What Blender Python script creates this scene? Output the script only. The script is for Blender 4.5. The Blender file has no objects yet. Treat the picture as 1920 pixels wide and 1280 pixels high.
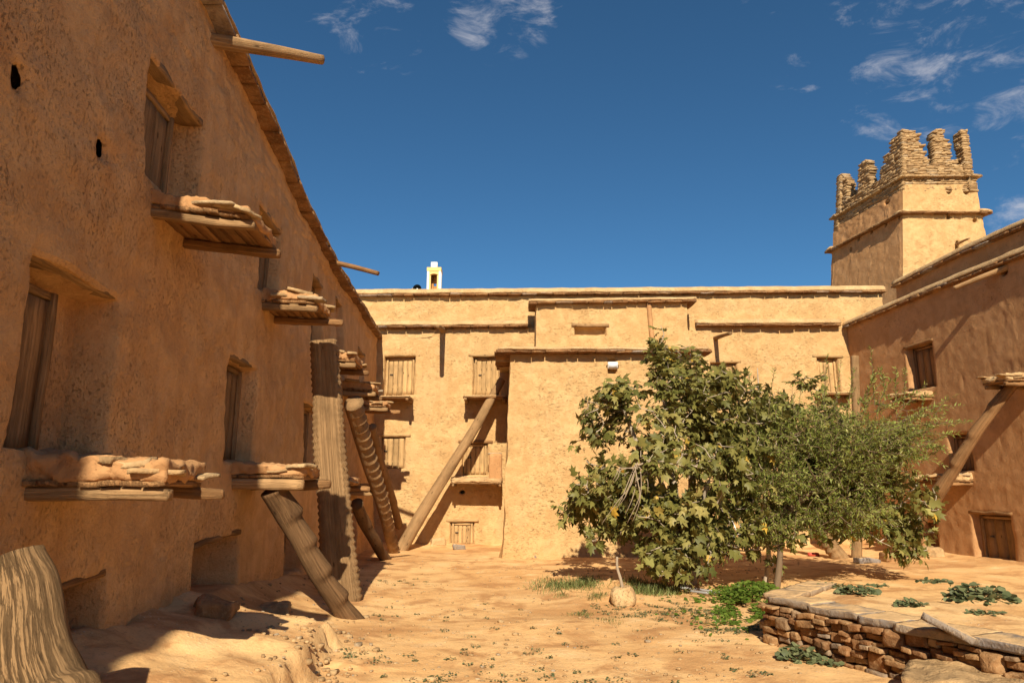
import bpy, math, random
import numpy as np
C = bpy.context.scene
COL = C.collection
random.seed(7)
RNG = np.random.default_rng(11)

# ------------------------------------------------------------------ camera, world, sun, exposure
PITCH = math.radians(12.13)
EYE = np.array([0.0, 0.0, 1.5])
cam_d = bpy.data.cameras.new('camera')
cam_d.lens, cam_d.sensor_width, cam_d.clip_start, cam_d.clip_end = 24.0, 36.0, 0.05, 3000.0
cam = bpy.data.objects.new('camera', cam_d)
COL.objects.link(cam)
cam.location = EYE
cam.rotation_euler = (math.pi / 2 + PITCH, 0, 0)
C.camera = cam

SUN_ELEV = math.radians(35)
SUN_DX = -0.012                      # sideways drift of the light per metre travelled forward
sd = np.array([SUN_DX, 1.0, 0.0]); sd /= np.linalg.norm(sd)
sun_dir = np.array([sd[0] * math.cos(SUN_ELEV), sd[1] * math.cos(SUN_ELEV), -math.sin(SUN_ELEV)])
sl = bpy.data.lights.new('sun', 'SUN')
sl.energy, sl.angle, sl.color = 4.4, math.radians(0.53), (1.0, 0.90, 0.72)
so = bpy.data.objects.new('sun', sl); COL.objects.link(so)
from mathutils import Vector, Matrix
so.rotation_euler = Vector(sun_dir).to_track_quat('-Z', 'Y').to_euler()
so.location = (0, -20, 30)

W = bpy.data.worlds.new('World'); C.world = W; W.use_nodes = True
nt = W.node_tree; N = nt.nodes; L = nt.links; N.clear()
wo = N.new('ShaderNodeOutputWorld'); bg = N.new('ShaderNodeBackground'); bg.inputs['Strength'].default_value = 0.10
sky = N.new('ShaderNodeTexSky'); sky.sky_type = 'NISHITA'; sky.sun_disc = False
sky.sun_elevation = SUN_ELEV
sky.sun_rotation = math.atan2(-sun_dir[0], -sun_dir[1])
sky.altitude = 1500; sky.air_density = 0.9; sky.dust_density = 0.1; sky.ozone_density = 3.0
tc = N.new('ShaderNodeTexCoord')
# wisps of high cloud: noise in the direction of view, thicker around a few directions
mp = N.new('ShaderNodeMapping'); mp.inputs['Scale'].default_value = (5.0, 7.0, 12.0); mp.inputs['Rotation'].default_value = (0.0, 0.42, 0.2)
L.new(tc.outputs['Generated'], mp.inputs['Vector'])
cn = N.new('ShaderNodeTexNoise'); cn.inputs['Scale'].default_value = 2.6; cn.inputs['Detail'].default_value = 7; cn.inputs['Roughness'].default_value = 0.66; cn.inputs['Distortion'].default_value = 0.5
L.new(mp.outputs['Vector'], cn.inputs['Vector'])
def ray(px, py):
    x = (px - 960) / 1280.0; u = (640 - py) / 1280.0
    d = np.array([x, math.cos(PITCH) - u * math.sin(PITCH), math.sin(PITCH) + u * math.cos(PITCH)])
    return d / np.linalg.norm(d)
acc = None
for px, py, lo, amt in ((1700, 175, 0.9958, 1.0), (1860, 30, 0.992, 0.95), (1930, 190, 0.9972, .9), (940, 15, 0.9950, .9), (690, 45, 0.9962, .8), (760, 90, .9985, .7),
                        (1485, 152, 0.9990, 0.75), (1915, 410, 0.9985, 0.8), (1640, 10, .9975, .8), (1440, 20, 0.9985, .55), (1880, 315, 0.9995, .6)):
    d = ray(px, py)
    vm = N.new('ShaderNodeVectorMath'); vm.operation = 'DOT_PRODUCT'; vm.inputs[1].default_value = d
    L.new(tc.outputs['Generated'], vm.inputs[0])
    mr = N.new('ShaderNodeMapRange'); mr.interpolation_type = 'SMOOTHSTEP'
    mr.inputs['From Min'].default_value = lo; mr.inputs['From Max'].default_value = 1 - (1 - lo) * 0.15
    mr.inputs['To Max'].default_value = amt
    L.new(vm.outputs['Value'], mr.inputs['Value'])
    if acc is None: acc = mr.outputs[0]
    else:
        mx = N.new('ShaderNodeMath'); mx.operation = 'MAXIMUM'; L.new(acc, mx.inputs[0]); L.new(mr.outputs[0], mx.inputs[1]); acc = mx.outputs[0]
# threshold falls where the mask is strong
th = N.new('ShaderNodeMath'); th.operation = 'MULTIPLY_ADD'; th.inputs[1].default_value = 0.30; th.inputs[2].default_value = -0.722
L.new(acc, th.inputs[0])
sm = N.new('ShaderNodeMath'); sm.operation = 'ADD'; L.new(cn.outputs['Fac'], sm.inputs[0]); L.new(th.outputs[0], sm.inputs[1])
cr = N.new('ShaderNodeMapRange'); cr.interpolation_type = 'SMOOTHSTEP'; cr.inputs['From Min'].default_value = 0.0; cr.inputs['From Max'].default_value = 0.34; cr.inputs['To Max'].default_value = 0.62
L.new(sm.outputs[0], cr.inputs['Value'])
tint = N.new('ShaderNodeMix'); tint.data_type = 'RGBA'; tint.blend_type = 'MULTIPLY'; tint.inputs['Factor'].default_value = 1.0
tint.inputs['B'].default_value = (0.31, 0.54, 0.60, 1)
L.new(sky.outputs['Color'], tint.inputs['A'])
cm = N.new('ShaderNodeMix'); cm.data_type = 'RGBA'; cm.inputs['B'].default_value = (4.0, 3.9, 4.1, 1)
L.new(cr.outputs[0], cm.inputs['Factor']); L.new(tint.outputs['Result'], cm.inputs['A'])
L.new(cm.outputs['Result'], bg.inputs['Color']); L.new(bg.outputs[0], wo.inputs['Surface'])

C.view_settings.view_transform = 'Standard'; C.view_settings.look = 'None'
C.view_settings.exposure = 0.80; C.view_settings.gamma = 1.0
C.cycles.max_bounces = 8; C.cycles.diffuse_bounces = 6; C.cycles.transparent_max_bounces = 4

UP = np.array([0, 0, 1.0])
# ------------------------------------------------------------------ numeric helpers
def _hash(i, j, k, seed):
    h = (i.astype(np.int64) * 374761393 + j.astype(np.int64) * 668265263 + k.astype(np.int64) * 2147483647 + seed * 974711) & 0xFFFFFFFF
    h = ((h ^ (h >> 13)) * 1274126177) & 0xFFFFFFFF
    h = ((h ^ (h >> 16)) * 2246822519) & 0xFFFFFFFF
    return ((h ^ (h >> 15)) & 0xFFFFFF) / float(0xFFFFFF)
def vnoise(p, seed=0):
    p = np.atleast_2d(np.asarray(p, float)); i = np.floor(p).astype(np.int64); f = p - i; u = f * f * (3 - 2 * f)
    r = 0
    for a in (0, 1):
        for b in (0, 1):
            for c in (0, 1):
                w = (u[:, 0] if a else 1 - u[:, 0]) * (u[:, 1] if b else 1 - u[:, 1]) * (u[:, 2] if c else 1 - u[:, 2])
                r = r + w * _hash(i[:, 0] + a, i[:, 1] + b, i[:, 2] + c, seed)
    return r * 2 - 1
def fbm(p, octv=4, seed=0, gain=0.5):
    p = np.asarray(p, float); a, t, s = 1.0, 0, 0
    for o in range(octv):
        t = t + a * vnoise(p * (2.0 ** o) + 17.3 * o, seed + o); s += a; a *= gain
    return t / s
def sstep(a, b, x):
    t = np.clip((x - a) / (b - a), 0, 1); return t * t * (3 - 2 * t)
def nrm(v):
    v = np.asarray(v, float); return v / np.linalg.norm(v)
def atY(px, py, Y):
    d = ray(px, py); return EYE + d * (Y / d[1])
def atZ(px, py, z):
    d = ray(px, py); return EYE + d * ((z - EYE[2]) / d[2])

class MB:
    """collects shapes for one mesh object"""
    def __init__(self): self.V, self.F, self.G, self.R, self.n = [], [], [], [], 0
    def add(self, V, F, G=None, r=0.0):
        V = np.asarray(V, float); self.V.append(V)
        for f in F: self.F.append(tuple(int(i) + self.n for i in f))
        self.G.append(np.asarray(G if G is not None else V, float))
        self.R.append(np.full(len(V), r, float) if np.isscalar(r) else np.asarray(r, float)); self.n += len(V)
    def build(self, name, mat, parent=None, smooth=True):
        me = bpy.data.meshes.new(name)
        V = np.concatenate(self.V); me.from_pydata(V.tolist(), [], self.F)
        a = me.attributes.new('gco', 'FLOAT_VECTOR', 'POINT'); a.data.foreach_set('vector', np.concatenate(self.G).astype(np.float32).ravel())
        a = me.attributes.new('rnd', 'FLOAT', 'POINT'); a.data.foreach_set('value', np.concatenate(self.R).astype(np.float32))
        me.materials.append(mat)
        if smooth: me.polygons.foreach_set('use_smooth', np.ones(len(me.polygons), bool))
        me.validate(); me.update()
        o = bpy.data.objects.new(name, me); COL.objects.link(o)
        if parent is not None:
            o.parent = parent
            if True:
                base = parent
                off = Vector((0, 0, 0))
                while base is not None: off += base.location; base = base.parent
                me.transform(Matrix.Translation(-off))
        return o

def thing(name, label, cat, loc=(0, 0, 0), group=None):
    o = bpy.data.objects.new(name, None); COL.objects.link(o); o.location = tuple(float(v) for v in loc); o.empty_display_size = 0.2
    o['label'] = label; o['category'] = cat
    if group: o['group'] = group
    return o
def tag(o, label, cat, group=None):
    o['label'] = label; o['category'] = cat
    if group: o['group'] = group
    return o

_BT = {}
def box_template(n):
    if n in _BT: return _BT[n]
    nx, ny, nz = n; idx = {}; V = []; F = []
    def vid(i, j, k):
        if (i, j, k) not in idx: idx[(i, j, k)] = len(V); V.append((2 * i / nx - 1, 2 * j / ny - 1, 2 * k / nz - 1))
        return idx[(i, j, k)]
    for i in range(nx):
        for j in range(ny):
            F.append((vid(i, j, 0), vid(i, j + 1, 0), vid(i + 1, j + 1, 0), vid(i + 1, j, 0)))
            F.append((vid(i, j, nz), vid(i + 1, j, nz), vid(i + 1, j + 1, nz), vid(i, j + 1, nz)))
    for i in range(nx):
        for k in range(nz):
            F.append((vid(i, 0, k), vid(i + 1, 0, k), vid(i + 1, 0, k + 1), vid(i, 0, k + 1)))
            F.append((vid(i, ny, k), vid(i, ny, k + 1), vid(i + 1, ny, k + 1), vid(i + 1, ny, k)))
    for j in range(ny):
        for k in range(nz):
            F.append((vid(0, j, k), vid(0, j, k + 1), vid(0, j + 1, k + 1), vid(0, j + 1, k)))
            F.append((vid(nx, j, k), vid(nx, j + 1, k), vid(nx, j + 1, k + 1), vid(nx, j, k + 1)))
    _BT[n] = (np.array(V), F); return _BT[n]
_seed = [100]
def rbox(mb, c, size, axes=None, n=(4, 2, 2), rad=0.2, amp=0.01, freq=6.0, taper=0.0, r=None, wedge=0.0):
    """rough rounded block; local x runs along the grain; size = full lengths; axes = three unit vectors"""
    _seed[0] += 1; sd_ = _seed[0]
    T, F = box_template(n); h = np.array(size, float) / 2
    rr = rad * h.min(); P = T * h
    inner = np.clip(P, -(h - rr), h - rr); dl = P - inner; ln = np.linalg.norm(dl, axis=1, keepdims=True); ln[ln == 0] = 1
    P = inner + dl / ln * rr
    if wedge: P[:, 2] = np.where(P[:, 2] > -h[2] * .5, -h[2] + (P[:, 2] + h[2]) * (1 - wedge * (T[:, 0] * .5 + .5)), P[:, 2])
    if taper: P[:, 1:] *= (1 - taper * (T[:, :1] * .5 + .5))
    off = np.array([sd_ * 3.7, sd_ * 1.3, sd_ * 0.7])
    if amp:
        q = P * freq + off
        P = P + amp * np.stack([fbm(q, 3, 1), fbm(q, 3, 5), fbm(q, 3, 9)], 1)
    G = P + off
    A = np.eye(3) if axes is None else np.array(axes, float)
    mb.add(P @ A + np.asarray(c, float), F, G, random.random() if r is None else r)
def frame(xdir, up=(0, 0, 1)):
    x = nrm(xdir); u = np.asarray(up, float); z = nrm(u - x * (u @ x)); y = np.cross(z, x); return [x, y, z]
def tube(mb, pts, radii, nseg=12, ref=(0, 0, 1), amp=0.08, freq=3.0, flat=1.0, shape=None, res=None, r=None, cap=True):
    """log / branch along a polyline; shape(t, theta) scales the radius (theta 0 looks along ref)"""
    _seed[0] += 1; sd_ = _seed[0]
    pts = np.asarray(pts, float); radii = np.asarray(radii, float) * np.ones(len(pts))
    seg = np.linalg.norm(np.diff(pts, axis=0), axis=1); s = np.concatenate([[0], np.cumsum(seg)])
    if res:
        m = max(3, int(s[-1] / res)); t = np.linspace(0, s[-1], m)
        # smooth interpolation
        P = np.stack([np.interp(t, s, pts[:, k]) for k in range(3)], 1)
        if len(pts) > 2:
            k = max(1, m // 12)
            for _ in range(2):
                Q = P.copy(); Q[1:-1] = (P[:-2] + P[1:-1] * 2 + P[2:]) / 4; P = Q
        R = np.interp(t, s, radii); pts, radii, s = P, R, t
    m = len(pts); tg = np.gradient(pts, axis=0); tg /= np.linalg.norm(tg, axis=1, keepdims=True)
    ref = np.asarray(ref, float)
    n1 = ref[None] - tg * (tg @ ref)[:, None]; ll = np.linalg.norm(n1, axis=1, keepdims=True)
    bad = ll[:, 0] < 1e-3
    if bad.any(): n1[bad] = np.cross(tg[bad], [0.3, 0.9, 0.1]); ll = np.linalg.norm(n1, axis=1, keepdims=True)
    n1 /= ll; n2 = np.cross(tg, n1)
    th = np.linspace(0, 2 * math.pi, nseg, endpoint=False)
    ct, st = np.cos(th), np.sin(th)
    off = sd_ * 2.31
    Gx = np.repeat(s, nseg); Gy = np.tile(ct, m) * np.repeat(radii, nseg); Gz = np.tile(st, m) * np.repeat(radii, nseg)
    G = np.stack([Gx + off, Gy, Gz], 1)
    sc = np.ones(m * nseg)
    if amp:
        q = np.stack([Gx * freq * .6 + off, np.tile(ct, m) * freq * .5, np.tile(st, m) * freq * .5], 1)
        sc += amp * fbm(q, 3, sd_)
    if shape is not None: sc *= shape(np.repeat(s / s[-1], nseg), np.tile(th, m))
    rr = np.repeat(radii, nseg) * sc
    V = np.repeat(pts, nseg, axis=0) + np.repeat(n1, nseg, axis=0) * (np.tile(ct, m) * rr)[:, None] + np.repeat(n2, nseg, axis=0) * (np.tile(st, m) * rr * flat)[:, None]
    F = []
    for i in range(m - 1):
        for j in range(nseg):
            a = i * nseg + j; b = i * nseg + (j + 1) % nseg
            F.append((a, b, b + nseg, a + nseg))
    if cap:
        V = np.vstack([V, pts[0], pts[-1]]); G = np.vstack([G, [off, 0, 0], [off + s[-1], 0, 0]])
        c0, c1 = len(V) - 2, len(V) - 1
        for j in range(nseg):
            F.append((c0, (j + 1) % nseg, j)); F.append((c1, (m - 1) * nseg + j, (m - 1) * nseg + (j + 1) % nseg))
    mb.add(V, F, G, random.random() if r is None else r)
def sweep(mb, path, outs, prof, amp=0.02, freq=2.5, closed=True, r=0.5):
    """profile of (out, up) points swept along a path"""
    _seed[0] += 1
    path = np.asarray(path, float); outs = np.asarray(outs, float); prof = np.asarray(prof, float); m, k = len(path), len(prof)
    V = path[:, None] + outs[:, None] * prof[None, :, :1] + np.array([0, 0, 1.0]) * prof[None, :, 1:]
    V = V.reshape(-1, 3)
    V = V + amp * np.stack([fbm(V * freq, 4, 3), fbm(V * freq, 4, 13), fbm(V * freq, 4, 23)], 1)
    F = []
    kk = k if closed else k - 1
    for i in range(m - 1):
        for j in range(kk):
            a = i * k + j; b = i * k + (j + 1) % k
            F.append((a, b, b + k, a + k))
    if closed: F.append(tuple(range(k))[::-1]); F.append(tuple((m - 1) * k + j for j in range(k)))
    mb.add(V, F, V, r)

# ------------------------------------------------------------------ materials
def M_new(name):
    m = bpy.data.materials.new(name); m.use_nodes = True
    t = m.node_tree; b = t.nodes['Principled BSDF']; b.inputs['Specular IOR Level'].default_value = 0.15; b.inputs['Roughness'].default_value = 0.9
    return m, t.nodes, t.links, b
def noise(Nn, Ln, vec, scale, detail=5, rough=0.6, dist=0.0):
    n = Nn.new('ShaderNodeTexNoise'); n.inputs['Scale'].default_value = scale; n.inputs['Detail'].default_value = detail
    n.inputs['Roughness'].default_value = rough; n.inputs['Distortion'].default_value = dist
    if vec is not None: Ln.new(vec, n.inputs['Vector'])
    return n.outputs['Fac']
def ramp(Nn, Ln, fac, stops):
    r = Nn.new('ShaderNodeValToRGB'); e = r.color_ramp.elements
    while len(e) < len(stops): e.new(0.5)
    for el, (p, c) in zip(e, stops): el.position = p; el.color = (*c, 1) if len(c) == 3 else c
    Ln.new(fac, r.inputs['Fac']); return r.outputs['Color']
def mixc(Nn, Ln, fac, a, b, mode='MIX'):
    m = Nn.new('ShaderNodeMix'); m.data_type = 'RGBA'; m.blend_type = mode
    for s, v in (('Factor', fac), ('A', a), ('B', b)):
        if hasattr(v, 'is_output'): Ln.new(v, m.inputs[s])
        elif isinstance(v, (int, float)): m.inputs[s].default_value = v
        else: m.inputs[s].default_value = (*v, 1)
    return m.outputs['Result']
def math_(Nn, Ln, op, a, b=0.0, c=0.0):
    m = Nn.new('ShaderNodeMath'); m.operation = op
    for i, v in enumerate((a, b, c)):
        if hasattr(v, 'is_output'): Ln.new(v, m.inputs[i])
        else: m.inputs[i].default_value = v
    return m.outputs[0]
def bump(Nn, Ln, h, strength, dist, prev=None):
    b = Nn.new('ShaderNodeBump'); b.inputs['Strength'].default_value = strength; b.inputs['Distance'].default_value = dist
    Ln.new(h, b.inputs['Height'])
    if prev is not None: Ln.new(prev, b.inputs['Normal'])
    return b.outputs['Normal']
def geo(Nn): return Nn.new('ShaderNodeNewGeometry').outputs['Position']
def attr(Nn, name, out='Vector'):
    a = Nn.new('ShaderNodeAttribute'); a.attribute_name = name; return a.outputs[out]
def stretch(Nn, Ln, vec, s, rot=(0, 0, 0)):
    m = Nn.new('ShaderNodeMapping'); m.inputs['Scale'].default_value = s; m.inputs['Rotation'].default_value = rot; Ln.new(vec, m.inputs['Vector']); return m.outputs['Vector']

def mud_material(name, base, dark, light, vert=0.5, bumpk=1.0, fleck=0.6, spots=0.5, ps=(30, 30, 13)):
    m, n, l, b = M_new(name); p = geo(n)
    big = noise(n, l, p, 0.55, 5, 0.6)
    med = noise(n, l, p, 3.2, 6, 0.62, 0.3)
    col = mixc(n, l, ramp(n, l, big, [(0.32, (0, 0, 0)), (0.7, (1, 1, 1))]), base, light)
    col = mixc(n, l, ramp(n, l, med, [(0.44, (0.55, 0.55, 0.55)), (0.60, (0, 0, 0))]), col, dark)
    pt = noise(n, l, p, 0.9, 3, 0.5, 1.2); col = mixc(n, l, math_(n, l, 'MULTIPLY', ramp(n, l, pt, [(0.55, (0, 0, 0)), (0.575, (1, 1, 1))]), 0.35), col, tuple(b_ * .9 + .02 for b_ in light))
    # rain streaks run down the wall
    sv = stretch(n, l, p, (4.0, 4.0, 0.35)); st = noise(n, l, sv, 1.6, 5, 0.6)
    col = mixc(n, l, math_(n, l, 'MULTIPLY', ramp(n, l, st, [(0.50, (0, 0, 0)), (0.68, (1, 1, 1))]), vert), col, dark)
    # straw and grit in the render: short dark pits and pale flecks
    tv = stretch(n, l, p, ps, (0.25, 0.25, 0)); pit = noise(n, l, tv, 1.4, 5, 0.72, 0.25)
    pm = ramp(n, l, pit, [(0.55, (0, 0, 0)), (0.68, (1, 1, 1))])
    clus = ramp(n, l, noise(n, l, p, 1.3, 4, 0.6), [(0.38, (0.15, 0.15, 0.15)), (0.62, (1, 1, 1))])
    pmk = math_(n, l, 'MULTIPLY', math_(n, l, 'MULTIPLY', pm, clus), spots)
    col = mixc(n, l, pmk, col, tuple(c * 0.42 for c in dark))
    fl = noise(n, l, p, 60, 3, 0.7); fm = math_(n, l, 'MULTIPLY', ramp(n, l, fl, [(0.62, (0, 0, 0)), (0.75, (1, 1, 1))]), fleck)
    col = mixc(n, l, fm, col, tuple(min(1, c * 1.3) for c in light))
    l.new(col, b.inputs['Base Color'])
    h1 = noise(n, l, p, 6, 10, 0.74, 0.25); h2 = noise(n, l, p, 55, 4, 0.7)
    hh = math_(n, l, 'ADD', h1, math_(n, l, 'MULTIPLY', pmk, -0.6)); hh = math_(n, l, 'MULTIPLY_ADD', h2, 0.28, hh)
    l.new(bump(n, l, hh, 0.85 * bumpk, 0.055), b.inputs['Normal'])
    b.inputs['Roughness'].default_value = 0.95
    return m
MUD_A = mud_material('mud_render_old', (0.80, 0.455, 0.195), (0.62, 0.325, 0.130), (0.86, 0.53, 0.245), 0.45, 1.3, 0.25, 0.52, (34, 34, 22))
MUD_B = mud_material('mud_render_pale', (0.55, 0.345, 0.150), (0.45, 0.255, 0.102), (0.62, 0.405, 0.185), 0.28, 1.0, 0.3, 0.5, (10, 10, 19))
MUD_C = mud_material('mud_render_red', (0.46, 0.245, 0.105), (0.35, 0.175, 0.07), (0.52, 0.285, 0.125), 0.25, 0.5, 0.25, 0.7, (14, 14, 14))
MUD_T = mud_material('mud_coping', (0.56, 0.36, 0.170), (0.42, 0.24, 0.105), (0.62, 0.42, 0.21), 0.0, 1.0, 0.4, 0.5)

def wood_material(name, base, dark, pale, k=1.0):
    m, n, l, b = M_new(name); g = attr(n, 'gco'); r = attr(n, 'rnd', 'Fac')
    gv = stretch(n, l, g, (1.0, 48, 48)); gr = noise(n, l, gv, 1.0, 8, 0.72, 0.35)
    gv2 = stretch(n, l, g, (5, 130, 130)); gr2 = noise(n, l, gv2, 1.0, 3, 0.6, 0.3)
    blot = noise(n, l, g, 3.0, 5, 0.6)
    col = mixc(n, l, ramp(n, l, gr, [(0.27, (0, 0, 0)), (0.43, (1, 1, 1))]), dark, base)
    col = mixc(n, l, math_(n, l, 'MULTIPLY', ramp(n, l, gr2, [(0.5, (0, 0, 0)), (0.7, (1, 1, 1))]), 0.5), col, pale)
    col = mixc(n, l, math_(n, l, 'MULTIPLY', ramp(n, l, blot, [(0.45, (0, 0, 0)), (0.7, (1, 1, 1))]), 0.8), col, tuple(c * .62 for c in base))
    kn = n.new('ShaderNodeTexVoronoi'); kn.inputs['Scale'].default_value = 3.2; l.new(stretch(n, l, g, (1, 2.4, 2.4)), kn.inputs['Vector'])
    col = mixc(n, l, ramp(n, l, kn.outputs['Distance'], [(0.07, (0.85, 0.85, 0.85)), (0.14, (0, 0, 0))]), col, tuple(c * .5 for c in dark))
    v = math_(n, l, 'MULTIPLY_ADD', r, 0.35, 0.82)
    hs = n.new('ShaderNodeHueSaturation'); l.new(col, hs.inputs['Color']); l.new(v, hs.inputs['Value']); l.new(hs.outputs[0], b.inputs['Base Color'])
    crk = ramp(n, l, gr, [(0.30, (0, 0, 0)), (0.52, (1, 1, 1))])
    h = math_(n, l, 'MULTIPLY_ADD', gr2, 0.35, crk)
    l.new(bump(n, l, h, 0.9 * k, 0.012), b.inputs['Normal']); b.inputs['Roughness'].default_value = 0.85
    return m
WOOD = wood_material('weathered_log', (0.35, 0.205, 0.092), (0.20, 0.105, 0.044), (0.42, 0.265, 0.13))
WOOD_D = wood_material('dark_timber', (0.30, 0.155, 0.062), (0.10, 0.046, 0.019), (0.38, 0.21, 0.095))
WOOD_SHADE = wood_material('shade_toned_log', (0.16, 0.085, 0.037), (0.07, 0.035, 0.016), (0.24, 0.135, 0.06))  # darker log wood; the stub ladder's shade is put into its colour
WOOD_N = wood_material('old_stump_wood', (0.23, 0.135, 0.060), (0.155, 0.088, 0.039), (0.28, 0.17, 0.08), 1.3)
WOOD_P = wood_material('pale_planks', (0.50, 0.31, 0.135), (0.22, 0.12, 0.05), (0.58, 0.38, 0.19), 0.8)

def stone_material(name, stops, scale=1.0, dust=0.0):
    m, n, l, b = M_new(name); g = attr(n, 'gco'); r = attr(n, 'rnd', 'Fac')
    col = ramp(n, l, r, stops)
    a = noise(n, l, g, 5 * scale, 6, 0.65, 0.4)
    col = mixc(n, l, ramp(n, l, a, [(0.40, (0.6, 0.6, 0.6)), (0.62, (0, 0, 0))]), col, tuple(c * .45 for c in stops[0][1]))
    d = noise(n, l, g, 22 * scale, 4, 0.7)
    col = mixc(n, l, math_(n, l, 'MULTIPLY', ramp(n, l, d, [(0.5, (0, 0, 0)), (0.75, (1, 1, 1))]), 0.5), col, (0.50, 0.34, 0.18))
    if dust:    # blown earth lies on the upper faces
        sx = n.new('ShaderNodeSeparateXYZ'); l.new(n.new('ShaderNodeNewGeometry').outputs['True Normal'], sx.inputs[0])
        up = math_(n, l, 'MULTIPLY', ramp(n, l, sx.outputs['Z'], [(0.55, (0, 0, 0)), (0.85, (1, 1, 1))]), ramp(n, l, noise(n, l, g, 4, 5), [(0.34, (0, 0, 0)), (0.52, (dust, dust, dust))])); col = mixc(n, l, up, col, (0.60, 0.38, 0.18))
    l.new(col, b.inputs['Base Color'])
    h = math_(n, l, 'MULTIPLY_ADD', d, 0.3, a); l.new(bump(n, l, h, 0.9, 0.03), b.inputs['Normal'])
    return m
STONE = stone_material('ochre_stone', [(0.0, (0.20, 0.095, 0.040)), (0.35, (0.33, 0.165, 0.068)), (0.7, (0.40, 0.23, 0.10)), (0.85, (0.33, 0.225, 0.135)), (1.0, (0.26, 0.20, 0.15))])
SLAB = stone_material('grey_slab', [(0.0, (0.36, 0.24, 0.14)), (0.5, (0.30, 0.23, 0.165)), (1.0, (0.22, 0.195, 0.18))], 1.0, 0.95)
SCHIST = stone_material('schist', [(0.0, (0.33, 0.20, 0.095)), (0.4, (0.46, 0.29, 0.135)), (0.8, (0.52, 0.35, 0.175)), (1.0, (0.34, 0.27, 0.19))], 1.3)
EAVE = stone_material('eave_slate', [(0.0, (0.20, 0.088, 0.034)), (0.5, (0.28, 0.132, 0.05)), (0.85, (0.36, 0.19, 0.078)), (1.0, (0.33, 0.27, 0.22))], 1.2)

def ground_material():
    m, n, l, b = M_new('earth'); p = geo(n)
    big = noise(n, l, p, 0.45, 6, 0.6, 0.5); med = noise(n, l, p, 1.7, 6, 0.62, 0.4); fine = noise(n, l, p, 30, 5, 0.7)
    col = mixc(n, l, ramp(n, l, big, [(0.36, (0, 0, 0)), (0.64, (1, 1, 1))]), (0.62, 0.345, 0.135), (0.72, 0.450, 0.200))
    col = mixc(n, l, ramp(n, l, med, [(0.38, (0.9, 0.9, 0.9)), (0.50, (0, 0, 0))]), col, (0.44, 0.22, 0.085))
    col = mixc(n, l, ramp(n, l, med, [(0.56, (0, 0, 0)), (0.72, (0.8, 0.8, 0.8))]), col, (0.78, 0.53, 0.27))
    dmp = noise(n, l, stretch(n, l, p, (0.35, 0.8, 1)), 1.1, 5, 0.6, 0.6); col = mixc(n, l, ramp(n, l, dmp, [(0.52, (0, 0, 0)), (0.66, (0.75, 0.75, 0.75))]), col, (0.45, 0.225, 0.085))
    col = mixc(n, l, math_(n, l, 'MULTIPLY', ramp(n, l, fine, [(0.55, (0, 0, 0)), (0.70, (1, 1, 1))]), 0.5), col, (0.26, 0.15, 0.07))
    vo = n.new('ShaderNodeTexVoronoi'); vo.inputs['Scale'].default_value = 24; l.new(p, vo.inputs['Vector'])
    peb = math_(n, l, 'MULTIPLY', ramp(n, l, vo.outputs['Distance'], [(0.16, (1, 1, 1)), (0.26, (0, 0, 0))]), ramp(n, l, noise(n, l, p, 2.4, 4), [(0.5, (0, 0, 0)), (0.64, (1, 1, 1))]))
    col = mixc(n, l, math_(n, l, 'MULTIPLY', peb, 0.7), col, (0.62, 0.47, 0.31))
    l.new(col, b.inputs['Base Color'])
    h = math_(n, l, 'MULTIPLY_ADD', fine, 0.4, noise(n, l, p, 6, 7, 0.65)); h = math_(n, l, 'MULTIPLY_ADD', peb, 0.35, h)
    l.new(bump(n, l, h, 0.8, 0.022), b.inputs['Normal']); b.inputs['Roughness'].default_value = 0.97
    return m
EARTH = ground_material()
def leaf_material(name, c_dark, c_mid, c_light, yellow=None, transl=0.25):
    m, n, l, b = M_new(name); r = attr(n, 'rnd', 'Fac')
    st = [(0.0, c_dark), (0.5, c_mid), (0.93, c_light)]
    if yellow: st.append((0.985, yellow))
    col = ramp(n, l, r, st); p = geo(n)
    col = mixc(n, l, ramp(n, l, noise(n, l, p, 25, 3), [(0.45, (0.4, 0.4, 0.4)), (0.6, (0, 0, 0))]), col, tuple(c * .7 for c in c_mid))
    bf = n.new('ShaderNodeNewGeometry').outputs['Backfacing']
    col = mixc(n, l, math_(n, l, 'MULTIPLY', bf, 0.55), col, tuple(min(1, c * 1.7 + .03) for c in c_mid))
    l.new(col, b.inputs['Base Color']); b.inputs['Roughness'].default_value = 0.5; b.inputs['Specular IOR Level'].default_value = 0.22
    tr = n.new('ShaderNodeBsdfTranslucent'); l.new(col, tr.inputs['Color']); mx = n.new('ShaderNodeMixShader'); mx.inputs[0].default_value = transl
    l.new(b.outputs[0], mx.inputs[1]); l.new(tr.outputs[0], mx.inputs[2]); l.new(mx.outputs[0], n['Material Output'].inputs['Surface'])
    return m
FIG = leaf_material('fig_leaf', (0.070, 0.075, 0.015), (0.175, 0.160, 0.038), (0.34, 0.275, 0.085), (0.56, 0.34, 0.05), 0.2)
OLIVE = leaf_material('small_leaf', (0.095, 0.115, 0.018), (0.185, 0.210, 0.038), (0.32, 0.31, 0.085), (0.40, 0.36, 0.14), 0.25)
WEED = leaf_material('weed_leaf', (0.065, 0.080, 0.032), (0.130, 0.145, 0.062), (0.20, 0.205, 0.095), None, 0.15)
HERB = leaf_material('herb_leaf', (0.060, 0.10, 0.012), (0.11, 0.17, 0.020), (0.19, 0.25, 0.04), None, 0.3)
DRYG = leaf_material('grass_blade', (0.09, 0.12, 0.03), (0.16, 0.18, 0.05), (0.30, 0.26, 0.10), None, 0.2)
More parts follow.
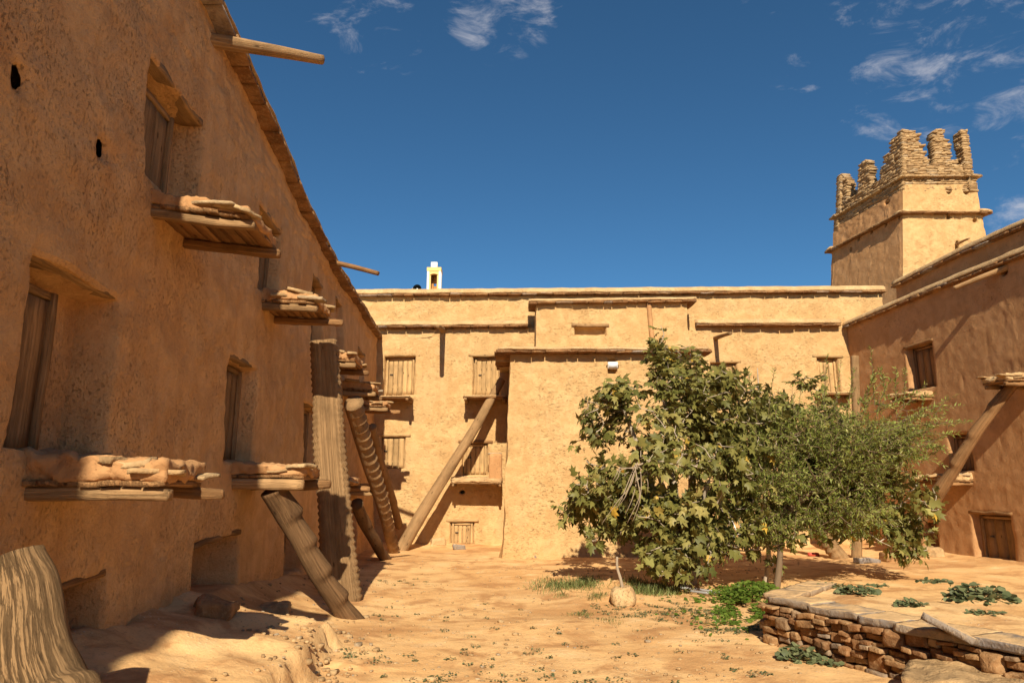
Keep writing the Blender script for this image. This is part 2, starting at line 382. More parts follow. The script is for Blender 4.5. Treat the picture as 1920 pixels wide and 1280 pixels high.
def bark_material(name, a, b_):
    m, n, l, b = M_new(name); g = attr(n, 'gco'); f = noise(n, l, stretch(n, l, g, (4, 22, 22)), 1.0, 5, 0.6)
    l.new(mixc(n, l, f, a, b_), b.inputs['Base Color']); l.new(bump(n, l, f, 0.6, 0.01), b.inputs['Normal']); return m
BARK = bark_material('fig_bark', (0.24, 0.18, 0.12), (0.50, 0.41, 0.30))
BARK_D = bark_material('dark_bark', (0.10, 0.065, 0.038), (0.22, 0.15, 0.09))
DEADW = bark_material('bleached_twig', (0.20, 0.145, 0.095), (0.40, 0.31, 0.215))
def plain(name, c, rough=0.6, metal=0.0, spec=0.3):
    m, n, l, b = M_new(name); p = geo(n); f = noise(n, l, p, 9, 4)
    l.new(mixc(n, l, f, tuple(x * .82 for x in c), tuple(min(1, x * 1.12) for x in c)), b.inputs['Base Color'])
    b.inputs['Roughness'].default_value = rough; b.inputs['Metallic'].default_value = metal; b.inputs['Specular IOR Level'].default_value = spec; return m
WHITE = plain('white_paint', (0.80, 0.78, 0.74)); YEL = plain('yellow_plaster', (0.72, 0.46, 0.16)); BROWN = plain('brown_plaster', (0.36, 0.17, 0.05))
STEEL = plain('pale_metal', (0.62, 0.60, 0.56), 0.4, 0.5); BLACKM = plain('dark_metal', (0.03, 0.035, 0.035), 0.5); IRON = plain('rusty_iron', (0.10, 0.075, 0.055), 0.6, 0.6)
PLASTIC = plain('grey_plastic', (0.30, 0.29, 0.28), 0.5); REDP = plain('red_plastic', (0.45, 0.07, 0.04), 0.5); LENS = plain('lamp_glass', (0.72, 0.74, 0.76), 0.15, 0, .5)

# ------------------------------------------------------------------ walls as sheets of real relief with recessed openings
class Wall:
    def __init__(s, a, b, batter, flip=False):
        s.a = np.array([*a, 0.0]); b3 = np.array([*b, 0.0]); s.len = np.linalg.norm(b3 - s.a); s.d = (b3 - s.a) / s.len
        s.n = np.array([s.d[1], -s.d[0], 0.0]) * (-1 if flip else 1); s.bt = batter; s.flip = flip
    def pt(s, u, z, o=0.0): return s.a + s.d * u + s.n * (o - s.bt * z) + np.array([0, 0, z])
    def px(s, x, y, o=0.0):
        d = ray(x, y); N_ = s.n + np.array([0, 0, s.bt]); k = (N_ @ (s.a + s.n * o) - N_ @ EYE) / (N_ @ d); P = EYE + d * k
        return (P - s.a) @ s.d, P[2]
    def op(s, xa, yt, yb, xb, ybb, depth=0.3, round_=False):
        ua, zt = s.px(xa, yt); _, zb = s.px(xa, yb); ub, _ = s.px(xb, ybb)
        return dict(u0=min(ua, ub), u1=max(ua, ub), z0=min(zb, zt), z1=max(zt, zb), d=depth, hole=round_)
    def lines(s, lo, hi, step, marks):
        out = [lo]; x = lo
        while x < hi - 1e-6:
            x = min(hi, x + step(x)); out.append(x)
        out = np.array(out)
        for m_ in marks: out = out[np.abs(out - m_) > 0.03]
        ex = []
        for m_ in marks: ex.append(m_)
        return np.unique(np.round(np.concatenate([out, ex]), 5))
    def sheet(s, u0, u1, z0, top, ops, step_u, step_z, amp=0.05, seed=1, fine=0.018, mitre=(0, 0)):
        topf = top if callable(top) else (lambda u: np.full_like(np.asarray(u, float), top))
        us = np.linspace(u0, u1, 40); zmax = float(np.max(topf(us)))
        mu, mz = [], []
        for o in ops:
            if o['hole']: continue
            e = ((-0.05, 0.0), (-0.014, 0.06), (0.004, 0.45), (0.016, 1.0))
            for off, _ in e: mu += [o['u0'] + off, o['u1'] - off]; mz += [o['z0'] + off, o['z1'] - off]
        mu = [m for m in mu if u0 < m < u1]; mz = [m for m in mz if z0 < m < zmax]
        U = s.lines(u0, u1, step_u, mu); Z = s.lines(z0, zmax, step_z, mz)
        holes = [o for o in ops if o['hole']]
        for o in holes:   # finer lines round a small hole
            U = np.unique(np.concatenate([U, np.linspace(o['u0'] - .02, o['u1'] + .02, 26)])); Z = np.unique(np.concatenate([Z, np.linspace(o['z0'] - .02, o['z1'] + .02, 26)]))
        nu, nz = len(U), len(Z); uu, zz = np.meshgrid(U, Z, indexing='ij'); uf, zf = uu.ravel(), zz.ravel()
        dep = np.zeros(nu * nz)
        for o in ops:
            if o['hole']:
                cu, cz = (o['u0'] + o['u1']) / 2, (o['z0'] + o['z1']) / 2; ru, rz = (o['u1'] - o['u0']) / 2, (o['z1'] - o['z0']) / 2
                q = np.hypot((uf - cu) / ru, (zf - cz) / rz); dep = np.maximum(dep, o['d'] * np.clip((1.0 - q) / .12, 0, 1) + 0.015 * sstep(1.5, 1.0, q)); continue
            m_ = np.minimum(np.minimum(uf - o['u0'], o['u1'] - uf), np.minimum(zf - o['z0'], o['z1'] - zf))
            dep = np.maximum(dep, o['d'] * np.interp(m_, [-0.05, -0.014, 0.004, 0.016], [0, 0.06, 0.45, 1.0]))
        P3 = np.stack([uf, zf * 0.8, np.full_like(uf, seed * 3.1)], 1)
        rel = amp * fbm(P3 * 0.7, 3, seed) + amp * 0.5 * fbm(P3 * 2.2, 3, seed + 7) + fine * fbm(P3 * 9.0, 3, seed + 19)
        if z0 < 0: rel = rel + np.exp(-np.clip(zf, 0, 9) / .16) * (.05 + .07 * np.clip(fbm(P3 * 2.6, 3, seed + 71), -1, 1))
        inr = sstep(0.0, 0.05, dep); rel = rel * (1 - 0.35 * inr)
        du = 0.030 * fbm(np.stack([uf * 3.1, zf * 3.1, np.full_like(uf, 5.5)], 1), 3, seed + 31); dz = 0.026 * fbm(np.stack([uf * 2.7, zf * 2.7, np.full_like(uf, 8.5)], 1), 3, seed + 37)
        tp = topf(uf); zk = tp * 0 + (max([o['z1'] for o in ops] + [z0]) + 0.12); zk = np.minimum(zk, zmax - .05)
        zr = np.where(zf > zk, zk + (zf - zk) * (tp - zk) / (zmax - zk), zf)
        um = np.zeros_like(uf)
        for mk, ue, sg in ((mitre[0], u0, 1.0), (mitre[1], u1, -1.0)):
            if not mk: continue
            dist = np.abs(uf - ue); k_ = sstep(0.0, 0.28, dist); cp = s.a + s.d * ue
            wv = 0.045 * fbm(np.stack([zr * 2.2, zr * 0 + cp[0], zr * 0 + cp[1]], 1), 4, 91) + 0.02
            rel = rel * k_ - wv * sstep(.22, 0.0, dist); du = du * k_; dz = dz * k_
            um += sg * mk * (s.bt * zr + wv * sstep(.22, 0, dist)) * sstep(0.6, 0.0, dist)
        V = s.a + np.outer(uf + du + um, s.d) + np.outer(rel - dep - s.bt * zr, s.n); V[:, 2] = zr + dz
        i, j = np.meshgrid(np.arange(nu - 1), np.arange(nz - 1), indexing='ij'); a = (i * nz + j).ravel()
        F = np.stack([a, a + nz, a + nz + 1, a + 1], 1)
        if s.flip: F = F[:, ::-1]
        keep = np.ones(len(F), bool)
        for o in holes:
            q = np.hypot((uf - (o['u0'] + o['u1']) / 2) / ((o['u1'] - o['u0']) / 2), (zf - (o['z0'] + o['z1']) / 2) / ((o['z1'] - o['z0']) / 2)); keep &= ~(q[F] < 0.86).all(1)
        mb = MB(); mb.add(V, F[keep].tolist(), V, 0.5); return mb

def lid(parent, pts, z0, z1, mat, name='roof'):
    """solid body of a building behind its front sheet (polygon footprint)"""
    mb = MB(); pts = np.asarray(pts, float); k = len(pts)
    zt = z1 if np.iterable(z1) else [z1] * k
    V = [(x, y, z0) for x, y in pts] + [(x, y, z) for (x, y), z in zip(pts, zt)]
    F = [tuple(range(k))[::-1], tuple(range(k, 2 * k))] + [(i, (i + 1) % k, (i + 1) % k + k, i + k) for i in range(k)]
    mb.add(V, F); return mb.build(name, mat, parent, False)

def eave(parent, path, out, over=0.20, thick=0.09, length=0.5, mat=EAVE, mud=True, layers=2, back=0.35, mudh=0.10, amp=0.02, name='eave'):
    """courses of thin slabs laid on a wall top, then a rounded mud coping over them"""
    path = np.asarray(path, float); out = nrm(out); seg = np.linalg.norm(np.diff(path, axis=0), axis=1); s = np.concatenate([[0], np.cumsum(seg)])
    at = lambda t: np.array([np.interp(t, s, path[:, k]) for k in range(3)])
    mb = MB()
    for ly in range(layers):
        t = -random.random() * length * .5
        while t < s[-1]:
            ln = length * random.uniform(0.55, 1.35); c0, c1 = at(max(0, t)), at(min(s[-1], t + ln)); m_ = (c0 + c1) / 2
            if np.linalg.norm(c1 - c0) > 0.06:
                ax = frame(c1 - c0); ov = over * (1 - 0.22 * ly if layers > 1 else 1) * random.uniform(0.86, 1.1); th = thick / layers
                tilt = random.uniform(-.02, .02)
                rbox(mb, m_ + out * (ov - back) / 2 + np.array([0, 0, th * (ly + .5) + random.uniform(-.006, .006)]), (np.linalg.norm(c1 - c0) - 0.012, ov + back, th * random.uniform(.75, 1.0)), ax, (4, 2, 1), 0.35, 0.022, 5)
            t += ln
    e = mb.build(name, mat, parent)
    if mud:
        m = max(3, int(s[-1] / 0.12)); tt = np.linspace(0, s[-1], m); P = np.stack([np.interp(tt, s, path[:, k]) for k in range(3)], 1) + np.array([0, 0, thick])
        mb = MB(); o = over
        sweep(mb, P, np.tile(out, (m, 1)), [(o * .80, -0.004), (o * .82, 0.02), (o * .66, mudh * .55), (o * .25, mudh * .9), (-.1, mudh * 1.1), (-back, mudh), (-back, -0.004)], amp, 3.0)
        mb.build('coping', MUD_T, parent)
    return e

def plank_door(parent, wall, o, inset, mat=WOOD_P, planks=5, frame_=True, lock=True, name='door', gap=(0.03, 0.03, 0.02, 0.03)):
    """boarded shutter or door standing in a recess"""
    u0, u1, z0, z1 = o['u0'] + gap[0], o['u1'] - gap[1], o['z0'] + gap[2], o['z1'] - gap[3]
    D = o['d'] - inset; mb = MB(); w = (u1 - u0); fw = 0.055 if frame_ else 0.0
    ax_v = [np.array([0, 0, 1.0]), wall.d, wall.n]; n_ = planks; pw = (w - 2 * fw) / n_
    for i in range(n_):
        u = u0 + fw + pw * (i + .5); hh = (z1 - z0) * random.uniform(.985, 1.0) - fw
        rbox(mb, wall.pt(u, z0 + hh / 2, -D), (hh, pw - random.uniform(.006, .014), 0.03), ax_v, (8, 2, 1), 0.3, 0.006, 5)
    d = mb.build(name, mat, parent)
    for zb in (z0 + (z1 - z0) * .2, z0 + (z1 - z0) * .75):
        mb = MB(); rbox(mb, wall.pt((u0 + u1) / 2, zb, -D - .03), (w - 2 * fw - .03, .06, .03), [wall.d, np.array([0, 0, 1.]), wall.n], (6, 1, 1), .3, .005); mb.build('batten', mat, d)
    if frame_:
        mb = MB()
        for u in (u0 + fw / 2, u1 - fw / 2): rbox(mb, wall.pt(u, (z0 + z1) / 2, -D + .012), (z1 - z0, fw, 0.07), ax_v, (8, 1, 1), 0.3, 0.01, 4)
        rbox(mb, wall.pt((u0 + u1) / 2, z1 - fw / 2, -D + .014), (w - 2 * fw, fw, 0.065), [wall.d, np.array([0, 0, 1.]), wall.n], (6, 1, 1), 0.3, 0.01, 4)
        mb.build('door_frame', mat, parent)
    if lock:
        mb = MB(); rbox(mb, wall.pt(u0 + fw + pw * .7, z0 + (z1 - z0) * .55, -D + .028), (.09, .035, .03), [wall.d, np.array([0, 0, 1.]), wall.n], (2, 1, 1), .3, .003); mb.build('door_lock', IRON, d)
    return d
def lintel(parent, wall, o, over=0.10, h=0.08, proj=0.035, mat=WOOD, tilt=0.0, depth=0.25):
    mb = MB(); w = o['u1'] - o['u0']
    ax = frame(wall.d + np.array([0, 0, tilt])); ax = [ax[0], wall.n, np.cross(ax[0], wall.n)]
    rbox(mb, wall.pt((o['u0'] + o['u1']) / 2, o['z1'] + h * .42, proj - depth / 2), (w + 2 * over, depth, h), ax, (10, 3, 2), 0.45, 0.03, 3.5)
    return mb.build('lintel', mat, parent)
def ledge(parent, wall, u0, u1, z, prot, beam=0.09, top=0.10, inset=0.25, slope=0.0, beams=(0.06, -0.06), topmat=MUD_T, long_far=0.0, stones=3, planks=7, deck=0.035, overhang=.03, bmat=WOOD):
    """loading ledge let into the wall: two beams, a plank deck, a crust of mud and flat stones"""
    root = bpy.data.objects.new('ledge', None); COL.objects.link(root); root.parent = parent; root.location = tuple(wall.pt((u0 + u1) / 2, z, 0) - np.array(parent.location)); root.empty_display_size = .1
    out = nrm(wall.n + np.array([0, 0, slope])); upv = np.cross(out, wall.d); upv = upv if upv[2] > 0 else -upv
    for i, u in enumerate((u0 + beams[0], u1 + beams[1])):
        mb = MB(); Ln = prot + inset + (long_far if i else random.uniform(-.06, .0))
        rbox(mb, wall.pt(u, z + beam / 2, 0) + out * (Ln / 2 - inset), (Ln, beam * random.uniform(.95, 1.15), beam), [out, wall.d, upv], (12, 3, 3), 0.5, 0.022, 3.5, 0.12); mb.build('beam', bmat if i == 0 else WOOD_D, root)
    mb = MB(); L_ = prot - .02
    for k in range(planks):
        o_ = -.05 + (L_ + .02) * (k + .5) / planks
        rbox(mb, wall.pt((u0 + u1) / 2 + random.uniform(-.02, .02), z + beam + deck / 2, 0) + out * o_, (u1 - u0 + .02, (L_ + .05) / planks - .004, deck), [wall.d, -out, upv], (6, 2, 1), .3, .015, 4)
    mb.build('plank_deck', WOOD_D, root)
    mb = MB()
    rbox(mb, wall.pt((u0 + u1) / 2, z + beam + deck + top * .48, 0) + out * (prot / 2 - .06), (prot + .06, u1 - u0 - .01, top), [out, wall.d, upv], (34, 22, 7), 0.28, min(.05, top * .30), 13, wedge=.35)
    mb.build('mud_crust', topmat, root)
    for k in range(stones):
        for e, sg in ((u0, 1), (u1, -1)):
            if random.random() < .25: continue
            mb = MB(); w = prot / stones * random.uniform(.8, 1.5); o_ = .12 + (prot - .12) * (k + .5) / stones; hz = top * (1 - .35 * o_ / prot)
            rbox(mb, wall.pt(e + sg * random.uniform(.03, .10), z + beam + deck + hz * random.choice((.35, .75, .95)), 0) + out * (o_ + random.uniform(-.04, .04)), (w, random.uniform(.14, .26), random.uniform(.022, .045)), frame(out + wall.d * random.uniform(-.4, .4) + UP * random.uniform(-.10, .08)), (8, 6, 2), .2, .035, 5); mb.build('flat_stone', SCHIST, root)
    return root

# ------------------------------------------------------------------ ground
LX = lambda y: -2.6 - 0.0535 * np.asarray(y, float)            # foot of the shaded front
def ground_h(x, y):
    x = np.asarray(x, float); y = np.asarray(y, float); P = np.stack([x.ravel(), y.ravel(), np.zeros(x.size)], 1)
    z = 0.045 * fbm(P * 0.45, 3, 41).reshape(x.shape) + 0.016 * fbm(P * 1.9, 3, 43).reshape(x.shape)
    d = x - LX(y); wob = 0.14 * fbm(P * 1.6, 4, 47).reshape(x.shape) + .05 * fbm(P * 6, 3, 49).reshape(x.shape)
    edge = 1.32 + wob
    plat = (0.27 + 0.24 * np.clip(1 - d / 1.3, 0, 1.4) ** 1.4) * sstep(edge + .05, edge - .09, d) * sstep(7.15, 6.75, y + wob)
    plat = plat + plat * .16 * fbm(P * 3.1, 4, 53).reshape(x.shape)
    slope = (0.42 * np.exp(-np.clip(d, 0, 9) / 0.55)) * sstep(13.5, 7.5, y) + 0.05 * np.exp(-np.clip(d, 0, 9) / .5)
    z = z + np.maximum(plat, np.where(y > 6.2, slope, 0))
    yb = 18.4 - y; z = z + 0.10 * np.exp(-np.clip(yb, 0, 9) / 0.5)
    xr = (11.46 - 0.122 * y) - x; z = z + 0.12 * np.exp(-np.clip(xr, 0, 9) / 0.6) * sstep(4, 8, y)
    # mud hump near the white stick and by the tree
    z = z + 0.10 * np.exp(-(((x - 1.52) / .45) ** 2 + ((y - 9.9) / .3) ** 2)) + 0.05 * np.exp(-(((x - .5) / .8) ** 2 + ((y - 8.2) / .5) ** 2))
    return z
def axis(lo, hi, fine_lo, fine_hi, st):
    a = np.arange(fine_lo, fine_hi, st); l = [fine_lo]; g = st
    while l[-1] > lo: g *= 1.5; l.append(l[-1] - g)
    r = [a[-1]]; g = st
    while r[-1] < hi: g *= 1.5; r.append(r[-1] + g)
    return np.concatenate([l[:0:-1], a, r[1:]])
gx = axis(-500, 500, -4.2, 11.0, 0.048); gy = axis(-500, 900, 3.4, 18.8, 0.048)
XX, YY = np.meshgrid(gx, gy, indexing='ij')
ZZ = np.where((np.abs(XX) < 40) & (np.abs(YY) < 60), ground_h(np.clip(XX, -40, 40), np.clip(YY, -40, 60)), 0.0)
Pg = np.stack([XX.ravel(), YY.ravel(), ZZ.ravel()], 1)
near = (Pg[:, 0] > -5) & (Pg[:, 0] < 12) & (Pg[:, 1] > 3) & (Pg[:, 1] < 19)
Pg[near, 2] += 0.011 * fbm(Pg[near] * 7, 4, 61)
i, j = np.meshgrid(np.arange(len(gx) - 1), np.arange(len(gy) - 1), indexing='ij'); a = (i * len(gy) + j).ravel()
mb = MB(); mb.add(Pg, np.stack([a, a + len(gy), a + len(gy) + 1, a + 1], 1).tolist()); g = mb.build('ground', EARTH); g['kind'] = 'structure'
def G(x, y): return float(ground_h(np.array([x]), np.array([y]))[0])
def onG(px, py):
    z = 0.0
    for _ in range(6): P = atZ(px, py, z); z = G(P[0], P[1])
    P[2] = z; return P

# ------------------------------------------------------------------ shaded granary front (near, along the yard)
WL = Wall((LX(-8), -8), (LX(18.9), 18.9), 0.028)
lb = thing('mud_granary', 'long shaded brown mud building front with two rows of timber ledges', 'building', (float(LX(6)) - .3, 6, 0))
ev_px = [(430, 0), (475, 105), (530, 230), (590, 385), (640, 490), (708, 606)]
ev = [WL.px(x, y, 0.22) for x, y in ev_px]
ev_u = np.array([e[0] for e in ev]); ev_z = np.array([e[1] for e in ev])
cf = np.polyfit(ev_u, ev_z, 1)
def left_top(u):
    u = np.asarray(u, float); return np.where(u < ev_u[0], ev_z[0] + np.clip(cf[0], -.06, .06) * (u - ev_u[0]), np.interp(u, ev_u, ev_z)) - 0.10
print('left eave', list(zip(np.round(ev_u - 8, 2), np.round(ev_z, 2))))
D1 = WL.op(62, 478, 842, 196, 880, 0.30); D2 = WL.op(290, 112, 338, 375, 365, 0.28); D3 = WL.op(434, 668, 862, 471, 868, 0.26)
D4 = WL.op(489, 385, 545, 524, 560, 0.26); D5 = WL.op(587, 515, 640, 603, 650, 0.25); D5b = WL.op(632, 560, 700, 640, 705, .25); D6 = WL.op(674, 655, 735, 684, 740, 0.25)
D7 = WL.op(570, 755, 884, 594, 890, 0.26); D8 = WL.op(634, 800, 895, 644, 897, 0.25)
G1 = WL.op(105, 1108, 1262, 182, 1235, 0.52); G2 = WL.op(372, 1022, 1165, 440, 1150, 0.55); G3 = WL.op(535, 990, 1082, 562, 1075, 0.32); G4 = WL.op(655, 960, 1030, 668, 1028, .3)
def hole(w, x, y, rw, rh, d=.2):
    u, z = w.px(x, y); return dict(u0=u - rw, u1=u + rw, z0=z - rh, z1=z + rh, d=d, hole=True)
lops = [D1, D2, D3, D4, D5, D5b, D6, D7, D8, G1, G2, G3, G4, hole(WL, 40, 143, .065, .085, .02), hole(WL, 189, 278, .065, .085, .012), hole(WL, 488, 692, .03, .05, .12)]
stepu = lambda u: 0.3 if u < 10 else (0.035 if u < 16 else 0.055 if u < 21 else .08)
m = WL.sheet(0, WL.len, -0.3, left_top, lops, stepu, lambda z: 0.045, 0.075, 3, 0.026)
m.build('wall', MUD_A, lb)
ux = np.linspace(0, WL.len - .3, 60); epath = [WL.pt(u, z, 0.0) for u, z in zip(ux, left_top(ux))]
eave(lb, epath, WL.n, 0.17, 0.13, 0.42, EAVE, True, 2, 0.95, 0.08, 0.03)
pa, pb = WL.pt(0, 0, -.7)[:2], WL.pt(WL.len, 0, -.7)[:2]
t0_, t1_ = float(left_top(0)) - .02, float(left_top(WL.len)) - .02
lid(lb, [WL.pt(0, 0, -.2)[:2], WL.pt(.4, 0, -.2)[:2], WL.pt(.4, 0, -.7)[:2], pb, (pb[0] - 6, pb[1]), (pa[0] - 6, pa[1])], -.3, [t0_, t0_, t0_, t1_, t1_, t0_], MUD_T)
ledge(lb, WL, 9.72, 10.52, 3.95, .88, beam=.09, top=.12)  # ledge out of view, added for the shadow it throws on the bench
for o, inset, kw in ((D1, .06, dict(gap=(.0, .44, 0, .08), planks=2)), (D2, .06, dict(gap=(0, .3, 0, .1), planks=3)), (D3, .05, {}), (D4, .05, {}), (D5, .05, {}), (D6, .05, {}), (D7, .05, {}), (D8, .05, {}), (G1, .05, dict(planks=4)), (G3, .05, {})):
    plank_door(lb, WL, o, inset, WOOD_D if o in (G1, G3) else WOOD, lock=False, **{**dict(planks=4), **kw})
for o in (D1, D2): lintel(lb, WL, o, 0.0, 0.075, -0.02, WOOD, 0.0, .34); 
for o in (D3, D4, D5, D5b, D6, D7, D8): lintel(lb, WL, o, 0.04, 0.06, -.01, WOOD, 0, .28)
for o in (G1, G2): lintel(lb, WL, o, 0.05, 0.06, 0.0, WOOD_D, .05, .3)
def L_ledge(na, fa, prot, **kw):
    (ua, za), (ub, zb) = WL.px(*na), WL.px(*fa); return ledge(lb, WL, min(ua, ub), max(ua, ub), za, prot, **{**dict(topmat=MUD_C), **kw})
L_ledge((283, 408), (358, 470), 0.84, beam=.09, top=.13, slope=-.10, long_far=0.02)
L_ledge((487, 580), (522, 610), 0.72, beam=.10, top=.16, slope=-.03, long_far=0.16)
L_ledge((612, 687), (632, 700), 0.54, beam=.10, top=.20, slope=-.02, long_far=0.08)
L_ledge((637, 742), (650, 748), 0.70, beam=.11, top=.20, slope=-.02, long_far=.05)
L_ledge((674, 770), (682, 773), 0.66, beam=.10, top=.16, slope=-.01, long_far=.22)
L_ledge((40, 940), (152, 932), 0.84, beam=.085, top=.18, slope=-.0, long_far=.12, stones=4)
L_ledge((432, 918), (474, 916), 0.82, beam=.13, top=.15, slope=-.01, long_far=0.1)
L_ledge((605, 922), (628, 922), 0.52, beam=.11, top=.15, slope=0, long_far=.15)
L_ledge((655, 930), (668, 930), 0.52, beam=.10, top=.14, slope=0, long_far=.2)
# rain spouts: split logs let in under the eave
def spout(parent, a, b, r0=.075, r1=.055, mat=WOOD):
    a, b = np.asarray(a, float), np.asarray(b, float); mb = MB()
    tube(mb, [a + (a - b) * .12, a, (a + b) / 2 + UP * .01, b], [r0, r0, (r0 + r1) / 2, r1], 12, (0, 0, 1), .10, 3, 1.0, lambda t, th: np.where(np.cos(th) > .55, .62, 1.0), .05); return mb.build('spout', mat, parent)
u, z = WL.px(400, 75); A = WL.pt(u, z, -.05); u2, z2 = WL.px(604, 112, 1.05); B = WL.pt(u + .12, z2 + .02, 1.06)
def towards(px, py, A, wall, o):
    u_, z_ = wall.px(px, py, o); return wall.pt(u_, z_, o)
spout(lb, WL.pt(u, z, -.05), towards(604, 112, A, WL, .93), .085, .06)
u, z = WL.px(615, 488); spout(lb, WL.pt(u, z, -.05), towards(710, 512, A, WL, .95), .06, .05, WOOD_D)

# ------------------------------------------------------------------ sunlit end range
YB = 18.4
WB = Wall((-4.6, YB), (10.2, YB), 0.018)
bb = thing('mud_granary', 'sunlit pale mud range closing the far end of the yard with wooden shutters', 'building', (2.5, YB + .3, 0))
_, zlow = WB.px(850, 609, .12)
_, zlowR = WB.px(1450, 604, .12)
B1 = WB.op(722, 668, 740, 776, 740, .22); B1b = WB.op(714, 818, 878, 758, 878, .14); B2 = WB.op(888, 668, 742, 936, 742, .2); B2b = WB.op(868, 830, 890, 914, 890, .16)
B2c = WB.op(845, 978, 1022, 888, 1022, .14); B3 = WB.op(1532, 670, 742, 1579, 742, .22); B4 = WB.op(1333, 680, 745, 1386, 745, .2); B5 = WB.op(1538, 985, 1030, 1566, 1030, .2); B6 = WB.op(1400, 965, 1030, 1432, 1030, .2); B7 = WB.op(1548, 830, 880, 1578, 880, .2)
bops = [B1, B1b, B2, B2b, B2c, B3, B4, B5, B6, B7, hole(WB, 866, 922, .07, .05, .2), hole(WB, 1625 - 25, 560, .01, .01, .01)]
top_b = lambda u: np.interp(np.asarray(u, float), [0, WB.len], [zlow - .09, zlowR - .09])
WB.sheet(0, WB.len, -.3, top_b, bops, lambda u: .06, lambda z: .055, .05, 5, .022).build('wall', MUD_B, bb)
uL, uR = WB.px(990, 606)[0], WB.px(1303, 606)[0]
for a_, b_ in ((0.6, uL), (uR, WB.len - 1.1)):
    uu_ = np.linspace(a_, b_, 20); eave(bb, [WB.pt(q, float(top_b(q)), 0) for q in uu_], WB.n, .22, .07, .42, EAVE, True, 2, .3, .16)
# set-back upper wall and its coping
WU = Wall((-5.0, YB + .42), (12.0, YB + .42), 0.0)
zu0 = WU.px(800, 549, .15)[1] - .09; zu1 = WU.px(1640, 541, .15)[1] - .09
u_end = WU.px(1655, 560)[0]
top_u = lambda u: np.interp(np.asarray(u, float), [0, WU.len], [zu0, zu1])
WU.sheet(0, u_end, zlow - .3, top_u, [], lambda u: .08, lambda z: .07, .05, 8, .024).build('upper_wall', MUD_B, bb)
uu_ = np.linspace(0, u_end + .05, 30); eave(bb, [WU.pt(q, float(top_u(q)), 0) for q in uu_], WU.n, .18, .07, .45, EAVE, True, 2, .5, .17)
lid(bb, [(-4.9, YB + .7), (u_end - 5.0, YB + .7), (u_end - 5.0, YB + 5), (-4.9, YB + 5)], -.3, [zu0, zu1, zu1, zu0], MUD_T)
# projecting upper room in the middle
WM = Wall((atY(1000, 600, 17.75)[0], 17.75), (atY(1297, 600, 17.75)[0], 17.75), .01)
zm0, zm1 = WM.px(1005, 566, .12)[1] - .06, WM.px(1290, 562, .12)[1] - .06
M1 = WM.op(1078, 612, 629, 1136, 629, .22)
top_m = lambda u: np.interp(np.asarray(u, float), [0, WM.len], [zm0, zm1])
def block(parent, wall, top, ops, z0, depth, mat, seed, name, amp=.04):
    """front sheet plus two plain returns going back"""
    wall.sheet(0, wall.len, z0, top, ops, lambda u: .06, lambda z: .055, amp, seed, .022, (1, 1)).build(name, mat, parent)
    tops = (float(top(0)), float(top(wall.len)))
    for e, tz in ((0, tops[0]), (wall.len, tops[1])):
        p = wall.a + wall.d * e; q = p - wall.n * depth
        ws = Wall(q[:2], p[:2], wall.bt) if e == 0 else Wall(p[:2], q[:2], wall.bt)
        ws.sheet(-.0, ws.len, z0, tz, [], lambda u: .08, lambda z: .055, amp * .6, seed + 3, .02, (0, 1) if e == 0 else (1, 0)).build('side_wall', mat, parent)
block(bb, WM, top_m, [M1], 4.6, .9, MUD_B, 12, 'upper_room')
uu_ = np.linspace(-.12, WM.len + .14, 16); eave(bb, [WM.pt(q, float(top_m(q)), 0) for q in uu_], WM.n, .20, .075, .38, EAVE, True, 2, .7, .10)
lintel(bb, WM, M1, .10, .09, .03, WOOD, 0, .2)
# shutters, lintels, sills of the end range
for o, kw in ((B1, dict(planks=5)), (B1b, dict(planks=4, frame_=False)), (B2, dict(planks=4)), (B2b, dict(planks=4)), (B2c, dict(planks=4)), (B3, dict(planks=3)), (B4, dict(planks=3)), (B6, dict(planks=3)), (B7, dict(planks=3))):
    plank_door(bb, WB, o, .05, WOOD_P, **kw)
for o in (B1, B1b, B2, B2b, B2c, B3, B4, B6): lintel(bb, WB, o, .14, .09, .02, WOOD_P if o is not B2b else WOOD_D, random.uniform(-.02, .02), .2)
def B_ledge(xa, xb, y, prot, **kw):
    u0_, z_ = WB.px(xa, y); u1_, _ = WB.px(xb, y); return ledge(bb, WB, u0_, u1_, z_, prot, **{**dict(beam=.08, top=.05, stones=0, planks=4, inset=.2), **kw})
B_ledge(706, 775, 758, .8); B_ledge(872, 950, 757, .75); B_ledge(850, 942, 912, .85, top=.16, beam=.07); B_ledge(1528, 1590, 748, .4)
mb = MB(); u0_, z0_ = WB.px(930, 905); rbox(mb, WB.pt(u0_, z0_ + .36, .6), (.34, .2, .74), None, (8, 4, 12), .4, .03, 4); mb.build('mud_block', MUD_C, bb)
mb = MB(); u0_, z0_ = WB.px(929, 852); rbox(mb, WB.pt(u0_, z0_, .5), (.36, .24, .05), None, (6, 3, 1), .4, .02, 4); mb.build('flat_stone', SCHIST, bb)
u, z = WB.px(830, 618); spout(bb, WB.pt(u, z, -.1), WB.pt(u + .02, z - .24, 1.5), .085, .06)
u, z = WB.px(1341, 633); spout(bb, WB.pt(u, z, -.1), WB.pt(u + .04, z - .14, 1.2), .07, .05)
P0 = WM.pt(WM.px(1218, 575)[0], float(top_m(2.)), 0)   # vertical clay gutter on the upper room
mb = MB(); uq = WM.px(1219, 600)[0]; tube(mb, [WM.pt(uq - .02, zm1 - .02, .02), WM.pt(uq, zm1 - .6, .03), WM.pt(uq + .04, 5.0, .05)], [.07, .065, .06], 10, (0, -1, 0), .15, 3, 1, None, .08); mb.build('gutter', MUD_C, bb)

